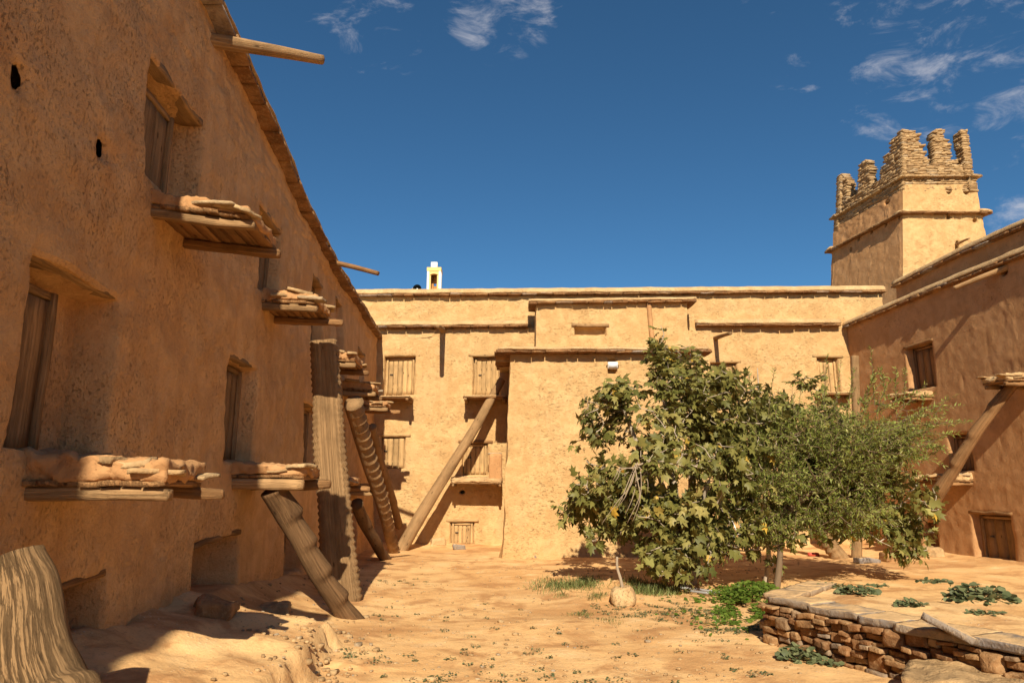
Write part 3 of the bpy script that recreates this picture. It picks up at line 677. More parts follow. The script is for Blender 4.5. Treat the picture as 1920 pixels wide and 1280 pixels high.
# ------------------------------------------------------------------ projecting block in front of the end range
YF = 15.8
xl, xr_ = atY(942, 1000, YF)[0], atY(1338, 1000, YF)[0]
WF = Wall((xl, YF), (xr_, YF), .035)
fb = thing('mud_bastion', 'plain sunlit mud block jutting out behind the fig tree under a sloping slab roof', 'building', ((xl + xr_) / 2, YF + .3, 0))
zf = WF.px(1100, 655, .15)[1] - .09
F1 = WF.op(1140, 672, 700, 1155, 700, .12)
block(fb, WF, lambda u: np.full_like(np.asarray(u, float), zf), [F1], -.3, 2.55, MUD_B, 21, 'wall', .05)
uu_ = np.linspace(-.16, WF.len + .2, 26)
eave(fb, [WF.pt(q, zf, 0) for q in uu_], WF.n, .28, .08, .42, EAVE, False, 2, .4)
# end slabs on the left return
xq = WF.pt(0, zf, 0)
eave(fb, [xq + np.array([.0, t, 0]) for t in np.linspace(-.2, 2.3, 12)], (-1, 0, 0), .22, .08, .42, EAVE, False, 2, .3)
mb = MB(); m = 60; tt = np.linspace(-.12, WF.len + .16, m); P = np.array([WF.pt(q, zf + .08, 0) for q in tt])
sweep(mb, P, np.tile(WF.n, (m, 1)), [(.24, -.004), (.25, .03), (.12, .08), (-.4, .17), (-1.2, .33), (-2.4, .55), (-2.4, -.1), (-.4, -.05)], .03, 2.0); mb.build('roof', MUD_T, fb)
fl = thing('floodlight', 'small white floodlight in a niche high on the projecting mud block', 'lamp', WF.pt(WF.px(1148, 686)[0], WF.px(1148, 686)[1], .02))
mb = MB(); c = WF.pt(WF.px(1148, 686)[0], WF.px(1148, 686)[1], .08); axl = [np.array([1, 0, 0.]), np.array([0, .9, .44]), np.array([0, -.44, .9])]
rbox(mb, c, (.24, .07, .17), axl, (4, 2, 3), .3, 0); mb.build('housing', WHITE, fl)
mb = MB(); rbox(mb, c + np.array([0, -.036, -.016]), (.19, .02, .12), axl, (2, 1, 2), .2, 0); mb.build('lens', LENS, fl)
mb = MB(); tube(mb, [c + np.array([-.14, .0, 0]), c + np.array([-.14, .12, .0]), c + np.array([.14, .12, 0]), c + np.array([.14, 0, 0])], .012, 6, amp=0); mb.build('bracket', IRON, fl)

# ------------------------------------------------------------------ dim range on the far side
RXf = lambda y: 11.46 - 0.122 * y
WR = Wall((RXf(18.9), 18.9), (RXf(-6), -6), .02)
WR.n = np.array([-abs(WR.d[1]), -.122 * abs(WR.d[1]), 0.0]); WR.n /= np.linalg.norm(WR.n)
if np.dot(np.cross(np.array([0, 0, 1.0]), WR.d), WR.n) > 0: WR.flip = True
rb = thing('mud_granary', 'reddish mud range in raking light facing the yard behind the olive tree', 'building', (10.3, 12, 0))
r_ev = [WR.px(x, y, .12) for x, y in ((1600, 601), (1760, 533), (1920, 468))]
ru = np.array([q[0] for q in r_ev]); rz = np.array([q[1] for q in r_ev]); print('right eave', np.round(ru, 2), np.round(rz, 2))
top_r = lambda u: np.interp(np.asarray(u, float), ru, rz) - .10
R1 = WR.op(1745, 640, 724, 1706, 724, .26); R2 = WR.op(1817, 812, 882, 1784, 880, .22); R3 = WR.op(1893, 966, 1062, 1832, 1054, .26); R4 = WR.op(1754, 980, 1042, 1734, 1038, .25); R5 = WR.op(1646, 968, 1030, 1622, 1026, .25)
rops = [R1, R2, R3, R4, R5, hole(WR, 1882, 508, .10, .10, .2)]
WR.sheet(0, WR.len, -.3, top_r, rops, lambda u: .06 if u < 9 else .35, lambda z: .055, .014, 31, .011).build('wall', MUD_C, rb)
uu_ = np.linspace(.0, WR.len - .2, 50); eave(rb, [WR.pt(q, float(top_r(q)), 0) for q in uu_], WR.n, .15, .08, .45, EAVE, True, 2, .35, .14)
# set-back parapet wall
off = -.75
pu = [WR.px(x, y, off + .1) for x, y in ((1683, 533), (1800, 475), (1920, 422))]; pu_u = np.array([q[0] for q in pu]); pu_z = np.array([q[1] for q in pu])
print('parapet', np.round(pu_u, 2), np.round(pu_z, 2))
a_ = WR.pt(pu_u[0] - .05, 0, off)[:2]; b_ = WR.pt(WR.len, 0, off)[:2]
WP = Wall(a_, b_, 0); WP.n = WR.n; WP.flip = WR.flip
top_p = lambda u: np.interp(np.asarray(u, float) + pu_u[0] - .05, pu_u, pu_z) - .10
WP.sheet(0, WP.len, 5.0, top_p, [], lambda u: .08 if u < 9 else .4, lambda z: .08, .014, 37, .012).build('upper_wall', MUD_C, rb)
uu_ = np.linspace(0, WP.len - .2, 40); eave(rb, [WP.pt(q, float(top_p(q)), 0) for q in uu_], WR.n, .15, .08, .45, EAVE, True, 2, .5, .14)
zz_ = float(top_p(2.0)) - .05; pA, pB = WP.pt(0, 0, -.3)[:2], WP.pt(WP.len, 0, -.3)[:2]
lid(rb, [pA, pB, (pB[0] + 5, pB[1]), (pA[0] + 5, pA[1])][::-1], -.3, [float(top_p(0)) - .05, float(top_p(WP.len)) - .05, float(top_p(WP.len)) - .05, float(top_p(0)) - .05][::-1], MUD_T)
pC = WR.pt(0, 0, -.6)[:2]
lid(rb, [WR.pt(.0, 0, -.45)[:2], WR.pt(WR.len, 0, -.45)[:2], WR.pt(WR.len, 0, -1.2)[:2], WR.pt(0, 0, -1.2)[:2]], 4.4, [float(top_r(0)) - .02, float(top_r(WR.len)) - .02, float(top_r(WR.len)) - .02, float(top_r(0)) - .02], MUD_T, 'terrace')
for o, mt in ((R1, WOOD_D), (R2, WOOD_D), (R3, WOOD), (R4, WOOD_D), (R5, WOOD_D)): plank_door(rb, WR, o, .05, mt, 3, lock=o is R3)
for o in (R1, R3): lintel(rb, WR, o, .08, .08, .02, WOOD_D, 0, .25)
def R_ledge(xa, xb, y, prot, **kw):
    u0_, z_ = WR.px(xa, y); u1_, _ = WR.px(xb, y); return ledge(rb, WR, min(u0_, u1_), max(u0_, u1_), z_, prot, **kw)
R_ledge(1752, 1715, 750, .7, beam=.07, top=.13, long_far=.0); R_ledge(1826, 1780, 910, .85, beam=.08, top=.16); R_ledge(1965, 1912, 722, .85, beam=.09, top=.16, slope=-.03)
u, z = WR.px(1886, 500); spout(rb, WR.pt(u, z, -.05), towards(1788, 540, None, WR, .62), .075, .05)

# ------------------------------------------------------------------ crenellated tower
tw_a = atY(1690, 520, 21.0); zt = lambda py: atY(1690, py, 21.0)[2]
tw = thing('watch_tower', 'square mud tower topped by dry stone battlements above the far corner', 'tower', (tw_a[0] + 1.7, 22.8, 4))
cx, cy = float(tw_a[0]), 21.0; wT = 3.35; dT = 4.15; bdir = nrm((-.19, 1, 0)); adir = np.array([1.0, 0, 0])
def tower_ring(ins):   # footprint corners, inset
    p0 = np.array([cx, cy, 0]) + adir * ins + bdir * ins
    return [p0, p0 + adir * (wT - 2 * ins), p0 + adir * (wT - 2 * ins) + bdir * (dT - 2 * ins), p0 + bdir * (dT - 2 * ins)]
z1, z2, z3 = zt(396), zt(350), zt(326)
def tower_face(pA, pB, z0, top, ops, mat, seed, name, bt):
    w_ = Wall(pA[:2], pB[:2], bt); w_.sheet(0, w_.len, z0, top, ops, lambda u: .08, lambda z: .075, .045, seed, .03).build(name, mat, tw); return w_
r0 = tower_ring(0)
wA = Wall(r0[0][:2], r0[1][:2], .02); wC = Wall(r0[3][:2], r0[0][:2], .02)
holesA = [hole(wA, 1773, 407, .07, .07, .25), hole(wA, 1826, 413, .09, .07, .25), hole(wA, 1792, 462, .08, .2, .25)]
holesC = []
for x_, y_ in ((1677, 404), (1646, 420), (1619, 434), (1596, 447), (1583, 467)): holesC.append(hole(wC, x_, y_, .06, .1, .22))
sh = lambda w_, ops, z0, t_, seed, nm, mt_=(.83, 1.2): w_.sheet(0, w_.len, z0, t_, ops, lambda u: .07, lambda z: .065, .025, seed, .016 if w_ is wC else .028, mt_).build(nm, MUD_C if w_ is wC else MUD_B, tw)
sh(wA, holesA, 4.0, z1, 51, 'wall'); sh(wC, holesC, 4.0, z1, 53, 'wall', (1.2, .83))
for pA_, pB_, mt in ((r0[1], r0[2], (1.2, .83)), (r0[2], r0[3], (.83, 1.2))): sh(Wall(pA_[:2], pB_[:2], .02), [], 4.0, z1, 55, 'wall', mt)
# the yard side of the tower leans inwards towards the top
q1_, q2_ = atY(1690, 520, 21.0), atY(1690, 300, 21.0)
lean = lambda z: (z - q1_[2]) * (q2_[0] - q1_[0]) / (q2_[2] - q1_[2])
r1 = tower_ring(.24)
wA2, wC2 = Wall(r1[0][:2], r1[1][:2], 0), Wall(r1[3][:2], r1[0][:2], 0)
sh2 = lambda w_, ops, seed, mt, mi=(.83, 1.2): w_.sheet(0, w_.len, z1 + .05, z2 + .02, ops, lambda u: .06, lambda z: .05, .035, seed, .03, mi).build('plaster_band', mt, tw)
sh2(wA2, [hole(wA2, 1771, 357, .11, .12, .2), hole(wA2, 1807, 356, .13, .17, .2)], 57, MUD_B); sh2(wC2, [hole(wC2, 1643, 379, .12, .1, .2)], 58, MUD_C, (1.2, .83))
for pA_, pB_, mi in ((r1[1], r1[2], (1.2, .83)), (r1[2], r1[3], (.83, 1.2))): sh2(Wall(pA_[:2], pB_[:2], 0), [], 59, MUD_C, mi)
def ring_eave(r_, z, over, thick, name, ln=.4, mat=EAVE, mud=True):
    for k, (p_, q_) in enumerate(((r_[0], r_[1]), (r_[1], r_[2]), (r_[2], r_[3]), (r_[3], r_[0]))):
        d_ = nrm(q_ - p_); o_ = np.array([d_[1], -d_[0], 0]); n_ = 14
        eave(tw, [p_ + d_ * t_ + UP * z for t_ in np.linspace(-.17, np.linalg.norm(q_ - p_) + .17, n_)], o_, over, thick, ln, mat, mud, 2, .3, .07, .02, name)
ring_eave(tower_ring(.2), z1 - .04, .20, .06, 'cornice', .4)
ring_eave(tower_ring(.27), z3 - .03, .16, .07, 'cornice', .38, SCHIST, False)
def dry_stone(mb, p, q, z0, z1f, thick=.42, ch=.055, seed=0, lo=.16, hi=.5):
    """thin courses of schist between p and q; z1f(t) gives the broken top at distance t"""
    d_ = nrm(q - p); o_ = np.array([d_[1], -d_[0], 0]); Ln = np.linalg.norm(q - p); z = z0; zm = max(z1f(t_) for t_ in np.linspace(0, Ln, 60))
    while z < zm:
        h = ch * random.uniform(.7, 1.5); t_ = -random.random() * .2
        while t_ < Ln:
            l_ = random.uniform(lo, hi); c_ = min(max(t_ + l_ / 2, 0.0), Ln)
            e0, e1 = max(t_, 0), min(t_ + l_, Ln)
            if e1 - e0 > .05 and z + h * .4 < z1f((e0 + e1) / 2):
                ax = frame(d_ + UP * random.uniform(-.05, .05) + o_ * random.uniform(-.08, .08)); ins = random.uniform(-.035, .03)
                rbox(mb, p + d_ * (e0 + e1) / 2 - o_ * (thick / 2 - ins) + UP * (z + h / 2), (e1 - e0 + .03, thick, h * random.uniform(.78, .98)), ax, (3, 1, 1), .3, .03, 6)
            t_ += l_
        z += h
r2 = tower_ring(.26)
mb = MB()
for k, (p_, q_) in enumerate(((r2[0], r2[1]), (r2[1], r2[2]), (r2[2], r2[3]), (r2[3], r2[0]))): dry_stone(mb, p_, q_, z2 - .06, lambda t_: z3 + .02, .35)
mb.build('stone_band', SCHIST, tw)
r3 = tower_ring(.30); zc = zt(288)
def top_of(px, py, Y): return atY(px, py, Y)[2]
mb = MB()
for k, (p_, q_) in enumerate(((r3[0], r3[1]), (r3[1], r3[2]), (r3[2], r3[3]), (r3[3], r3[0]))): dry_stone(mb, p_, q_, z3 + .05, lambda t_: zc - .22 + .05 * math.sin(t_ * 5), .34)
mb.build('parapet', SCHIST, tw)
def merlon(p, q, prof):
    mb = MB(); Ln = np.linalg.norm(q - p); dry_stone(mb, p, q, zc - .3, lambda t_: float(np.interp(t_, prof[0], prof[1])), .34, .06, 0, .14, .34); mb.build('merlon', SCHIST, tw)
ez = [top_of(1690, 240, 21.2), top_of(1690, 262, 21.2), top_of(1690, 286, 21.2)]
def pF(x_):
    xf, s_ = atY(x_, 280, 21.3)[0], lean(atY(x_, 280, 21.3)[2]); return min((xf - s_ * (1 + cx / wT)) / (1 - s_ / wT) - r3[0][0], wT - .6)
A0 = r3[0]
t1, t2, t3 = pF(1721), pF(1730), pF(1741)
merlon(A0, A0 + adir * t3, ([0, t1, t1 + .02, t2, t2 + .02, t3], [ez[0], ez[0] - .05, ez[1], ez[1] - .1, ez[2], ez[2] - .2]))
tb = 1.15; merlon(A0 + bdir * tb, A0, ([0, .25, .27, .55, .57, tb], [ez[2] - .1, ez[2] + .1, ez[1] - .1, ez[1], ez[0] - .1, ez[0]]))
p_ = A0 + adir * pF(1751); merlon(p_, A0 + adir * pF(1792), ([0, .03, .07, .54, .62, .74], [ez[2], ez[0] - .5, ez[0], ez[0] - .02, ez[0] - .5, ez[2] - .2]))
p_ = A0 + adir * pF(1806); merlon(p_, A0 + adir * np.linalg.norm(r3[1] - r3[0]), ([0, .03, .07, .54, .62, .80], [ez[2], ez[0] - .3, ez[0] - .05, ez[0] - .02, ez[0] - .5, ez[2] - .4]))
mB = lambda t_: A0 + bdir * t_
for ta, tb_, hz in ((1.65, 2.3, ez[0] - .12), (dT - .6 - .62, dT - .6, ez[0] - .1)):
    merlon(mB(tb_), mB(ta), ([0, .1, .45, tb_ - ta], [hz - .25, hz, hz - .05, hz - .75]))
    # return of the end merlon along the far side gives it depth
p_ = r3[3]; merlon(r3[3] + adir * .7, r3[3], ([0, .2, .7], [ez[2] - .1, ez[0] - .5, ez[0] - .1]))
p_ = r3[1]; merlon(r3[1], r3[1] + bdir * .36, ([0, .3, .36], [ez[0], ez[0] - .1, ez[0] - .5])); merlon(r3[1] + bdir * 2.0, r3[1] + bdir * 2.6, ([0, .6], [ez[0] - .4, ez[0] - .4]))
u, z = wA.px(1790, 458); spout(tw, wA.pt(u, z, -.05), wA.pt(wA.px(1813, 456, .5)[0] , z + .0, .55), .05, .04)
lid(tw, [q_[:2] for q_ in tower_ring(.5)], 4.0, z3 + .1, MUD_T)
for o_ in tw.children:
    for v_ in o_.data.vertices:
        X_ = v_.co.x + tw.location.x; v_.co.x += lean(v_.co.z + tw.location.z) * min(1, max(0, 1 - (X_ - cx) / wT))

# ------------------------------------------------------------------ minaret, horn and stones beyond the end range
YM = 46.0
mn = thing('minaret', 'white and yellow minaret top with an arched opening far beyond the roof line', 'minaret', atY(812, 560, YM) - UP * 4)
p_l, p_r = atY(800, 540, YM)[0], atY(826, 540, YM)[0]; zb_, zt_ = atY(812, 575, YM)[2] - 4, atY(812, 501, YM)[2]; zw = atY(812, 508, YM)[2]; za = atY(812, 521, YM)[2]; wM = p_r - p_l; xm = (p_l + p_r) / 2
mb = MB()
def bx(mb, x0, x1, y0, y1, z0, z1_): rbox(mb, ((x0 + x1) / 2, (y0 + y1) / 2, (z0 + z1_) / 2), (x1 - x0, y1 - y0, z1_ - z0), None, (2, 2, 2), .04, 0)
pw_ = wM * .15
bx(mb, p_l, p_l + pw_, YM, YM + wM, zb_, zw); bx(mb, p_r - pw_, p_r, YM, YM + wM, zb_, zw); mb.build('shaft', WHITE, mn)
mb = MB(); bx(mb, p_l - .02, p_r + .02, YM - .02, YM + wM, zw, zt_); 
n_ = 16; ang = np.linspace(math.pi, 0, n_); rA = wM / 2 - pw_ * 1.15; V = [(xm + rA * math.cos(t_), YM + .02, za + .15 + rA * math.sin(t_) * .55 - .0) for t_ in ang] + [(xm + rA * math.cos(t_) * 1.12, YM + .02, zw) for t_ in ang]
V = np.array(V); V2 = V + np.array([0, .3, 0]); Vv = np.vstack([V, V2]); F = []
for k in range(n_ - 1): F += [(k, k + 1, n_ + k + 1, n_ + k), (k, 2 * n_ + k, 2 * n_ + k + 1, k + 1)]
mb.add(Vv, F); 
for sx in (p_l + pw_, p_r - pw_ - .12): bx(mb, sx, sx + .12, YM + .02, YM + .3, zb_, za + .2)
mb.build('arch', YEL, mn, False)
mb = MB(); wx = .12
hx0, hx1, hz0, hz1 = xm - .09, xm + .12, atY(812, 531, YM)[2], atY(812, 525, YM)[2]; yq = YM + wM - .25
bx(mb, p_l + pw_, hx0, yq, yq + .2, zb_, zw); bx(mb, hx1, p_r - pw_, yq, yq + .2, zb_, zw); bx(mb, hx0, hx1, yq, yq + .2, zb_, hz0); bx(mb, hx0, hx1, yq, yq + .2, hz1, zw); mb.build('inner_wall', BROWN, mn)
mb = MB(); lx0, lx1 = atY(807, 500, YM)[0], atY(819, 500, YM)[0]; bx(mb, lx0, lx1, YM + .25, YM + .25 + lx1 - lx0, zt_ - .1, atY(812, 489, YM)[2]); mb.build('lantern', WHITE, mn)
YH = 19.5
hn = thing('horn_loudspeaker', 'dark horn loudspeaker peeping over the roof beside the minaret', 'loudspeaker', atY(782, 542, YH))
c = atY(782, 541, YH); mb = MB(); n_ = 18
rad = [.13, .12, .075, .04, .035]; yy = [0, .03, .12, .22, .32]
V = []; F = []
for r_, y_ in zip(rad, yy):
    for t_ in np.linspace(0, 2 * math.pi, n_, endpoint=False): V.append((c[0] + r_ * math.cos(t_), c[1] + y_, c[2] + r_ * math.sin(t_)))
for i_ in range(len(rad) - 1):
    for j_ in range(n_): F.append((i_ * n_ + j_, i_ * n_ + (j_ + 1) % n_, (i_ + 1) * n_ + (j_ + 1) % n_, (i_ + 1) * n_ + j_))
F.append(tuple((len(rad) - 1) * n_ + j_ for j_ in range(n_)))
mb.add(V, F); mb.build('horn', BLACKM, hn)
mb = MB(); rbox(mb, c + np.array([0, .06, -.01]), (.045, .1, .06), None, (2, 2, 2), .8, 0); mb.build('driver', WHITE, hn)
mb = MB(); rbox(mb, c + np.array([-.14, .2, -.12]), (.09, .1, .36), None, (2, 2, 3), .2, .01); mb.build('bracket', MUD_T, hn)

# ------------------------------------------------------------------ notched log ladders and posts
def smooth_pts(a, b, bend, n=9, seed=0):
    a, b = np.asarray(a, float), np.asarray(b, float); t = np.linspace(0, 1, n)[:, None]
    P = a + (b - a) * t; side = nrm(np.cross(b - a, UP) + 1e-6); s1 = np.sin(t * math.pi)
    return P + side * s1 * bend + side * .02 * np.sin(t * 9 + seed) + nrm(np.cross(side, b - a)) * .02 * np.sin(t * 7 + seed * 2)
def notch(nn, depth, sharp=.8, width=1.0):
    def f(t, th):
        ph = (t * nn) % 1.0; saw = np.where(ph < sharp, ph / sharp, (1 - ph) / (1 - sharp)); return 1 - depth * saw * np.clip(np.cos(th / width), 0, 1) ** .7
    return f
def ladder(label, a, b, r0, r1, ref, nn, depth, bend=0.0, amp=.16, flat=1.0, mat=WOOD, cat='log ladder', name='notched_log', sharp=.82, res=.035, nseg=18, seed=1, shape=None, group='notched log ladders leaning about the yard'):
    mb = MB(); P = smooth_pts(a, b, bend, 9, seed)
    d_ = nrm(P[0] - P[1]); P = np.vstack([P[0] + d_ * .12, P])
    rr = np.concatenate([[r0 * .95], np.linspace(r0, r1, 9)])
    tube(mb, P, rr, nseg, ref, amp, 2.2, flat, shape or notch(nn, depth, sharp), res)
    return tag(mb.build(name, mat), label, cat, group)
# big log at the near left corner (cut by the frame)
u_, z_ = WL.px(35, 1040, .55); A = WL.pt(*WL.px(78, 1330, .75), .75); B_ = WL.pt(*WL.px(28, 1040, .42), .42)
def step2(t, th): return 1 - .38 * sstep(.30, .36, t) * np.clip(np.cos(th), 0, 1) + .05 * sstep(.28, .0, t) - .12 * sstep(.82, 1.0, t)
mb = MB(); tube(mb, smooth_pts(A + nrm(A - B_) * .3, B_, .03, 9), np.linspace(.24, .155, 9), 40, nrm(WL.n + np.array([0, -.6, .2])), .22, 2.5, .9, step2, .025); tag(mb.build('notched_log', WOOD_N), 'thick weathered log in the near corner by the dark doorway, cut by the picture edge', 'log ladder', 'notched log ladders leaning about the yard')
gnd = lambda px, py: onG(px, py)
# stub ladder that rises from the yard to the second lower ledge
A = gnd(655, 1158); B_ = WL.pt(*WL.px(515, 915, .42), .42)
ladder('shade-toned stepped log with a heel-shaped foot, rising to the second lower ledge', A, B_, .13, .17, (1, -.3, .5), 5, .42, .02, .20, .95, WOOD_SHADE)  # shade over this log is toned into the wood
# tall flat post
A = gnd(641, 1122); B_ = towards(604, 640, None, WL, .62)
Ypost = A[1]; B_ = atY(604, 640, Ypost + .05)
def ser(t, th): return 1 + .06 * np.sin(t * 260) * (np.abs(np.sin(th)) > .75) - .30 * sstep(.12, .10, np.abs(t - .17) * 1.6) * (np.abs(np.sin(th)) < .3) * (np.cos(th) > 0) * .6
ladder('tall upright split palm post with ragged serrated edges beside the upper ledges', A, B_, .245, .20, (.15, -1, 0), 1, 0, .02, .10, 1.0, WOOD, 'post', 'timber_post', .82, .03, 24, 4, lambda t, th: ser(t, th) * (1 - .55 * np.abs(np.cos(th)) ** 2), None)
# three leaning ladders against the farther shaded ledges
A = gnd(724, 1048); B_ = towards(668, 945, None, WL, .40)
ladder('short smooth dark log propped under the far lower ledge of the shaded front', A, B_, .115, .12, (1, -.2, .3), 3, .18, .03, .14, 1.0, WOOD_SHADE)
A = gnd(742, 1036); B_ = towards(662, 756, None, WL, .38)
ladder('long closely notched log like a saw leaning on the fourth upper ledge', A, B_, .13, .19, (1, -.5, .2), 22, .42, -.02, .08, 1.0, WOOD, 'log ladder', 'notched_log', .70, .02, 20)
A = gnd(757, 1012); B_ = towards(697, 800, None, WL, .42)
ladder('slim straight split log leaning on the last upper ledge near the inner corner', A, B_, .105, .09, (1, -.3, .2), 5, .2, .0, .10)
# big diagonal log across the end range
A = gnd(752, 1028); B_ = atY(942, 712, YB - .45)
ladder('long bleached forked log lying diagonally from the inner corner up to the shutter ledge', A, B_, .16, .105, (.3, -.3, -1), 70, .10, .06, .17, 1.0, WOOD, 'log ladder', 'notched_log', .5, .025, 20, 3)
# ladder of the dim range
A = gnd(1680, 1050); B_ = towards(1904, 712, None, WR, .40)
ladder('thick crooked stepped log climbing the reddish range towards its top ledge', A, B_, .135, .115, (-1, -.2, .4), 7, .42, .20, .24, 1.0, WOOD_D)
# post in the far corner and fat trunk foot beside it
A = gnd(1607, 1045); B_ = atY(1604, 668, A[1] + .05)
ladder('slender pale upright post in the far inner corner beside the shutter', A, B_, .115, .09, (0, -1, 0), 4, .2, .03, .14, 1.0, WOOD, 'post', 'timber_post', group=None)
A = gnd(1572, 1046); B_ = A + np.array([-.75, .3, 1.5])
ladder('stout rough trunk foot with spiky notches standing behind the olive tree', A, B_, .19, .16, (-1, -.4, .2), 12, .4, 0, .2)
# pale poles leaning behind the fig tree
for k, (xa, ya, xb, yb) in enumerate(((1388, 1040, 1366, 975), (1402, 1042, 1370, 970), (1414, 1044, 1384, 975), (1428, 1042, 1396, 972))):
    A = gnd(xa, ya); B_ = atY(xb, yb, A[1] + .6); mb = MB(); tube(mb, [A, B_, B_ + (B_ - A) * .5], .018, 8, amp=0); o = mb.build('metal_pole', STEEL)
    tag(o, 'thin pale metal pole leaning with three others behind the fig tree', 'pole', 'pale poles leaning behind the fig tree')

# ------------------------------------------------------------------ stone platform on the near side
pf = thing('stone_platform', 'low rubble stone platform with slab edging and an earth top', 'platform', (4.2, 7, 0))
PZ = .41
cF = atZ(1440, 1205, 0.0); c0 = np.array([cF[0] + .04, cF[1], 0]); c1 = atZ(1925, 1218, PZ); c1[2] = 0; c2 = atZ(1522, 1098, PZ); c2[2] = 0
dF = nrm(c1 - c0); c1 = c0 + dF * 4.2; dS = nrm(c2 - c0)
oF = np.array([dF[1], -dF[0], 0]); oF = oF if oF @ np.array([-1, -1, 0]) > 0 else -oF
def rubble(mb, p, q, zg, ztop, out):
    """stones of uneven size fitted into a face: boxes of a split rectangle"""
    d_ = nrm(q - p); Ln = np.linalg.norm(q - p); cells = []
    def split(x0, x1, y0, y1):
        w, h = x1 - x0, y1 - y0
        if w > .34 or (w > h * 4.2 and w > .16) or (w > .22 and random.random() < .35): k = random.uniform(.35, .65); xm_ = x0 + w * k; split(x0, xm_, y0, y1); split(xm_, x1, y0, y1)
        elif h > .17 or (h > .07 and random.random() < (.75 if h > .11 else .4)) or (h > w * 1.15 and h > .07): k = random.uniform(.3, .7); ym = y0 + h * k; split(x0, x1, y0, ym); split(x0, x1, ym, y1)
        else: cells.append((x0, x1, y0, y1))
    split(-.03, Ln, zg, ztop)
    for x0, x1, y0, y1 in cells:
        w, h = x1 - x0, y1 - y0
        rbox(mb, p + d_ * (x0 + x1) / 2 + out * random.uniform(-.085, .012) + UP * (y0 + y1) / 2, (w * random.uniform(.86, 1.04), .24, h * random.uniform(.84, 1.02)), frame(d_ + UP * random.uniform(-.16, .16)), (7, 4, 5), random.uniform(.22, .5), min(.045, h * .32), 5)
mb = MB(); rubble(mb, c0, c1, -.06, PZ - .04, oF); rubble(mb, c0 + dS * 1.9, c0, -.06, PZ - .04, -dF); mb.build('rubble_wall', STONE, pf)
# earth body and top: relief sheet clipped to the platform outline, with a skirt
inn = -oF; nA, nB = 110, 120; uA = np.linspace(.05, 4.2, nA); vB = np.linspace(.03, 6.2, nB)
V = []; 
uu2, vv2 = np.meshgrid(uA, vB, indexing='ij'); uf, vf = uu2.ravel(), vv2.ravel()
dS2 = dS; P = c0 + np.outer(uf, dF) + np.outer(vf, dS2)
zz2 = PZ + .015 * fbm(np.stack([P[:, 0] * 1.5, P[:, 1] * 1.5, P[:, 0] * 0], 1), 4, 71) + .02 * fbm(P * np.array([5, 5, 0]), 3, 73)
fade = sstep(1.3, 3.6, vf * (1 + .1 * np.sin(uf * 3))); gz = ground_h(P[:, 0], P[:, 1]); P[:, 2] = zz2 * (1 - fade) + (gz - .05) * fade
P[:, 2] = np.where(vf < .1, P[:, 2] - .03, P[:, 2])
V = P; F = []
for i_ in range(nA - 1):
    for j_ in range(nB - 1): a0 = i_ * nB + j_; F.append((a0, a0 + nB, a0 + nB + 1, a0 + 1))
if np.cross(dF, dS2)[2] < 0: F = [f[::-1] for f in F]
# skirt to below ground
ring = [i_ * nB for i_ in range(nA)] + [(nA - 1) * nB + j_ for j_ in range(1, nB)] + [i_ * nB + nB - 1 for i_ in range(nA - 2, -1, -1)] + [j_ for j_ in range(nB - 2, 0, -1)]
low = V[ring].copy(); low[:, 2] = -.15; base = len(V); V = np.vstack([V, low])
for k in range(len(ring)): k2 = (k + 1) % len(ring); F.append((ring[k], ring[k2], base + k2, base + k))
mb = MB(); mb.add(V, F); mb.build('earth_top', EARTH, pf)
# edging slabs
t_ = .02
while t_ < 4.0:
    l_ = random.uniform(.34, .62); mb = MB(); tl = random.uniform(-.05, .05)
    rbox(mb, c0 + dF * (t_ + l_ / 2) + inn * (.13 + random.uniform(-.03, .03)) + UP * (PZ + .0 + random.uniform(-.012, .012)), (l_ - .015, random.uniform(.34, .42), random.uniform(.045, .07)), frame(dF + UP * tl * .6 + inn * random.uniform(-.08, .08)), (16, 10, 3), .15, .016, 8, r=random.uniform(.55, 1)); o = mb.build('edging_slab', SLAB, pf); t_ += l_
for k in range(3):
    mb = MB(); rbox(mb, c0 + dS * (.3 + .45 * k) + dF * .1 + UP * (PZ + .02), (.42, .32, .06), frame(dS), (12, 9, 2), .15, .016, 7, r=random.uniform(0, .4)); mb.build('edging_slab', SLAB, pf)
# loose pale slab in front
c = atZ(1800, 1262, .22); mb = MB(); rbox(mb, c + np.array([.2, -.12, -.09]), (1.15, .62, .2), frame((1, -.62, .02)), (26, 16, 6), .15, .05, 4, r=.35); o = mb.build('stone_slab', SCHIST); tag(o, 'large pale flat stone slab lying in front of the rubble platform', 'stone')
c = atZ(1790, 1183, PZ + .05); mb = MB(); rbox(mb, c, (.36, .3, .05), frame((.5, -.8, -.35), (.2, .2, 1)), (10, 8, 2), .12, .014, 7, r=.7); o = mb.build('stone_slab', SLAB); tag(o, 'tilted grey slab wedged in the platform edging between two coping stones', 'stone')

# ------------------------------------------------------------------ stones and small things in the yard
def stone(px, py, size, label, mat=SCHIST, lift=.3, group=None, r=None, axis_=(1, .2, 0)):
    A = gnd(px, py); mb = MB(); rbox(mb, A + UP * size[2] * lift, size, frame(axis_), (9, 8, 7), .45, min(size) * .42, 1.7 / max(size), r=r); o = mb.build('stone', mat); tag(o, label, 'stone', group); return o
stone(405, 1152, (.30, .22, .16), 'brown boulder lying in the dark low opening of the shaded front', STONE, r=.5)
stone(385, 1140, (.18, .16, .12), 'small brown stone behind the boulder in the dark low opening', STONE, r=.4)
stone(515, 1146, (.34, .2, .13), 'tan smooth stone half buried on the earth bench by the wall', SCHIST, r=.5)
stone(795, 995, (.34, .26, .26), 'pale boulder beneath the diagonal log at the end range', MUD_T); stone(822, 1018, (.36, .26, .2), 'pale rounded stone left of the small ground door', MUD_T)
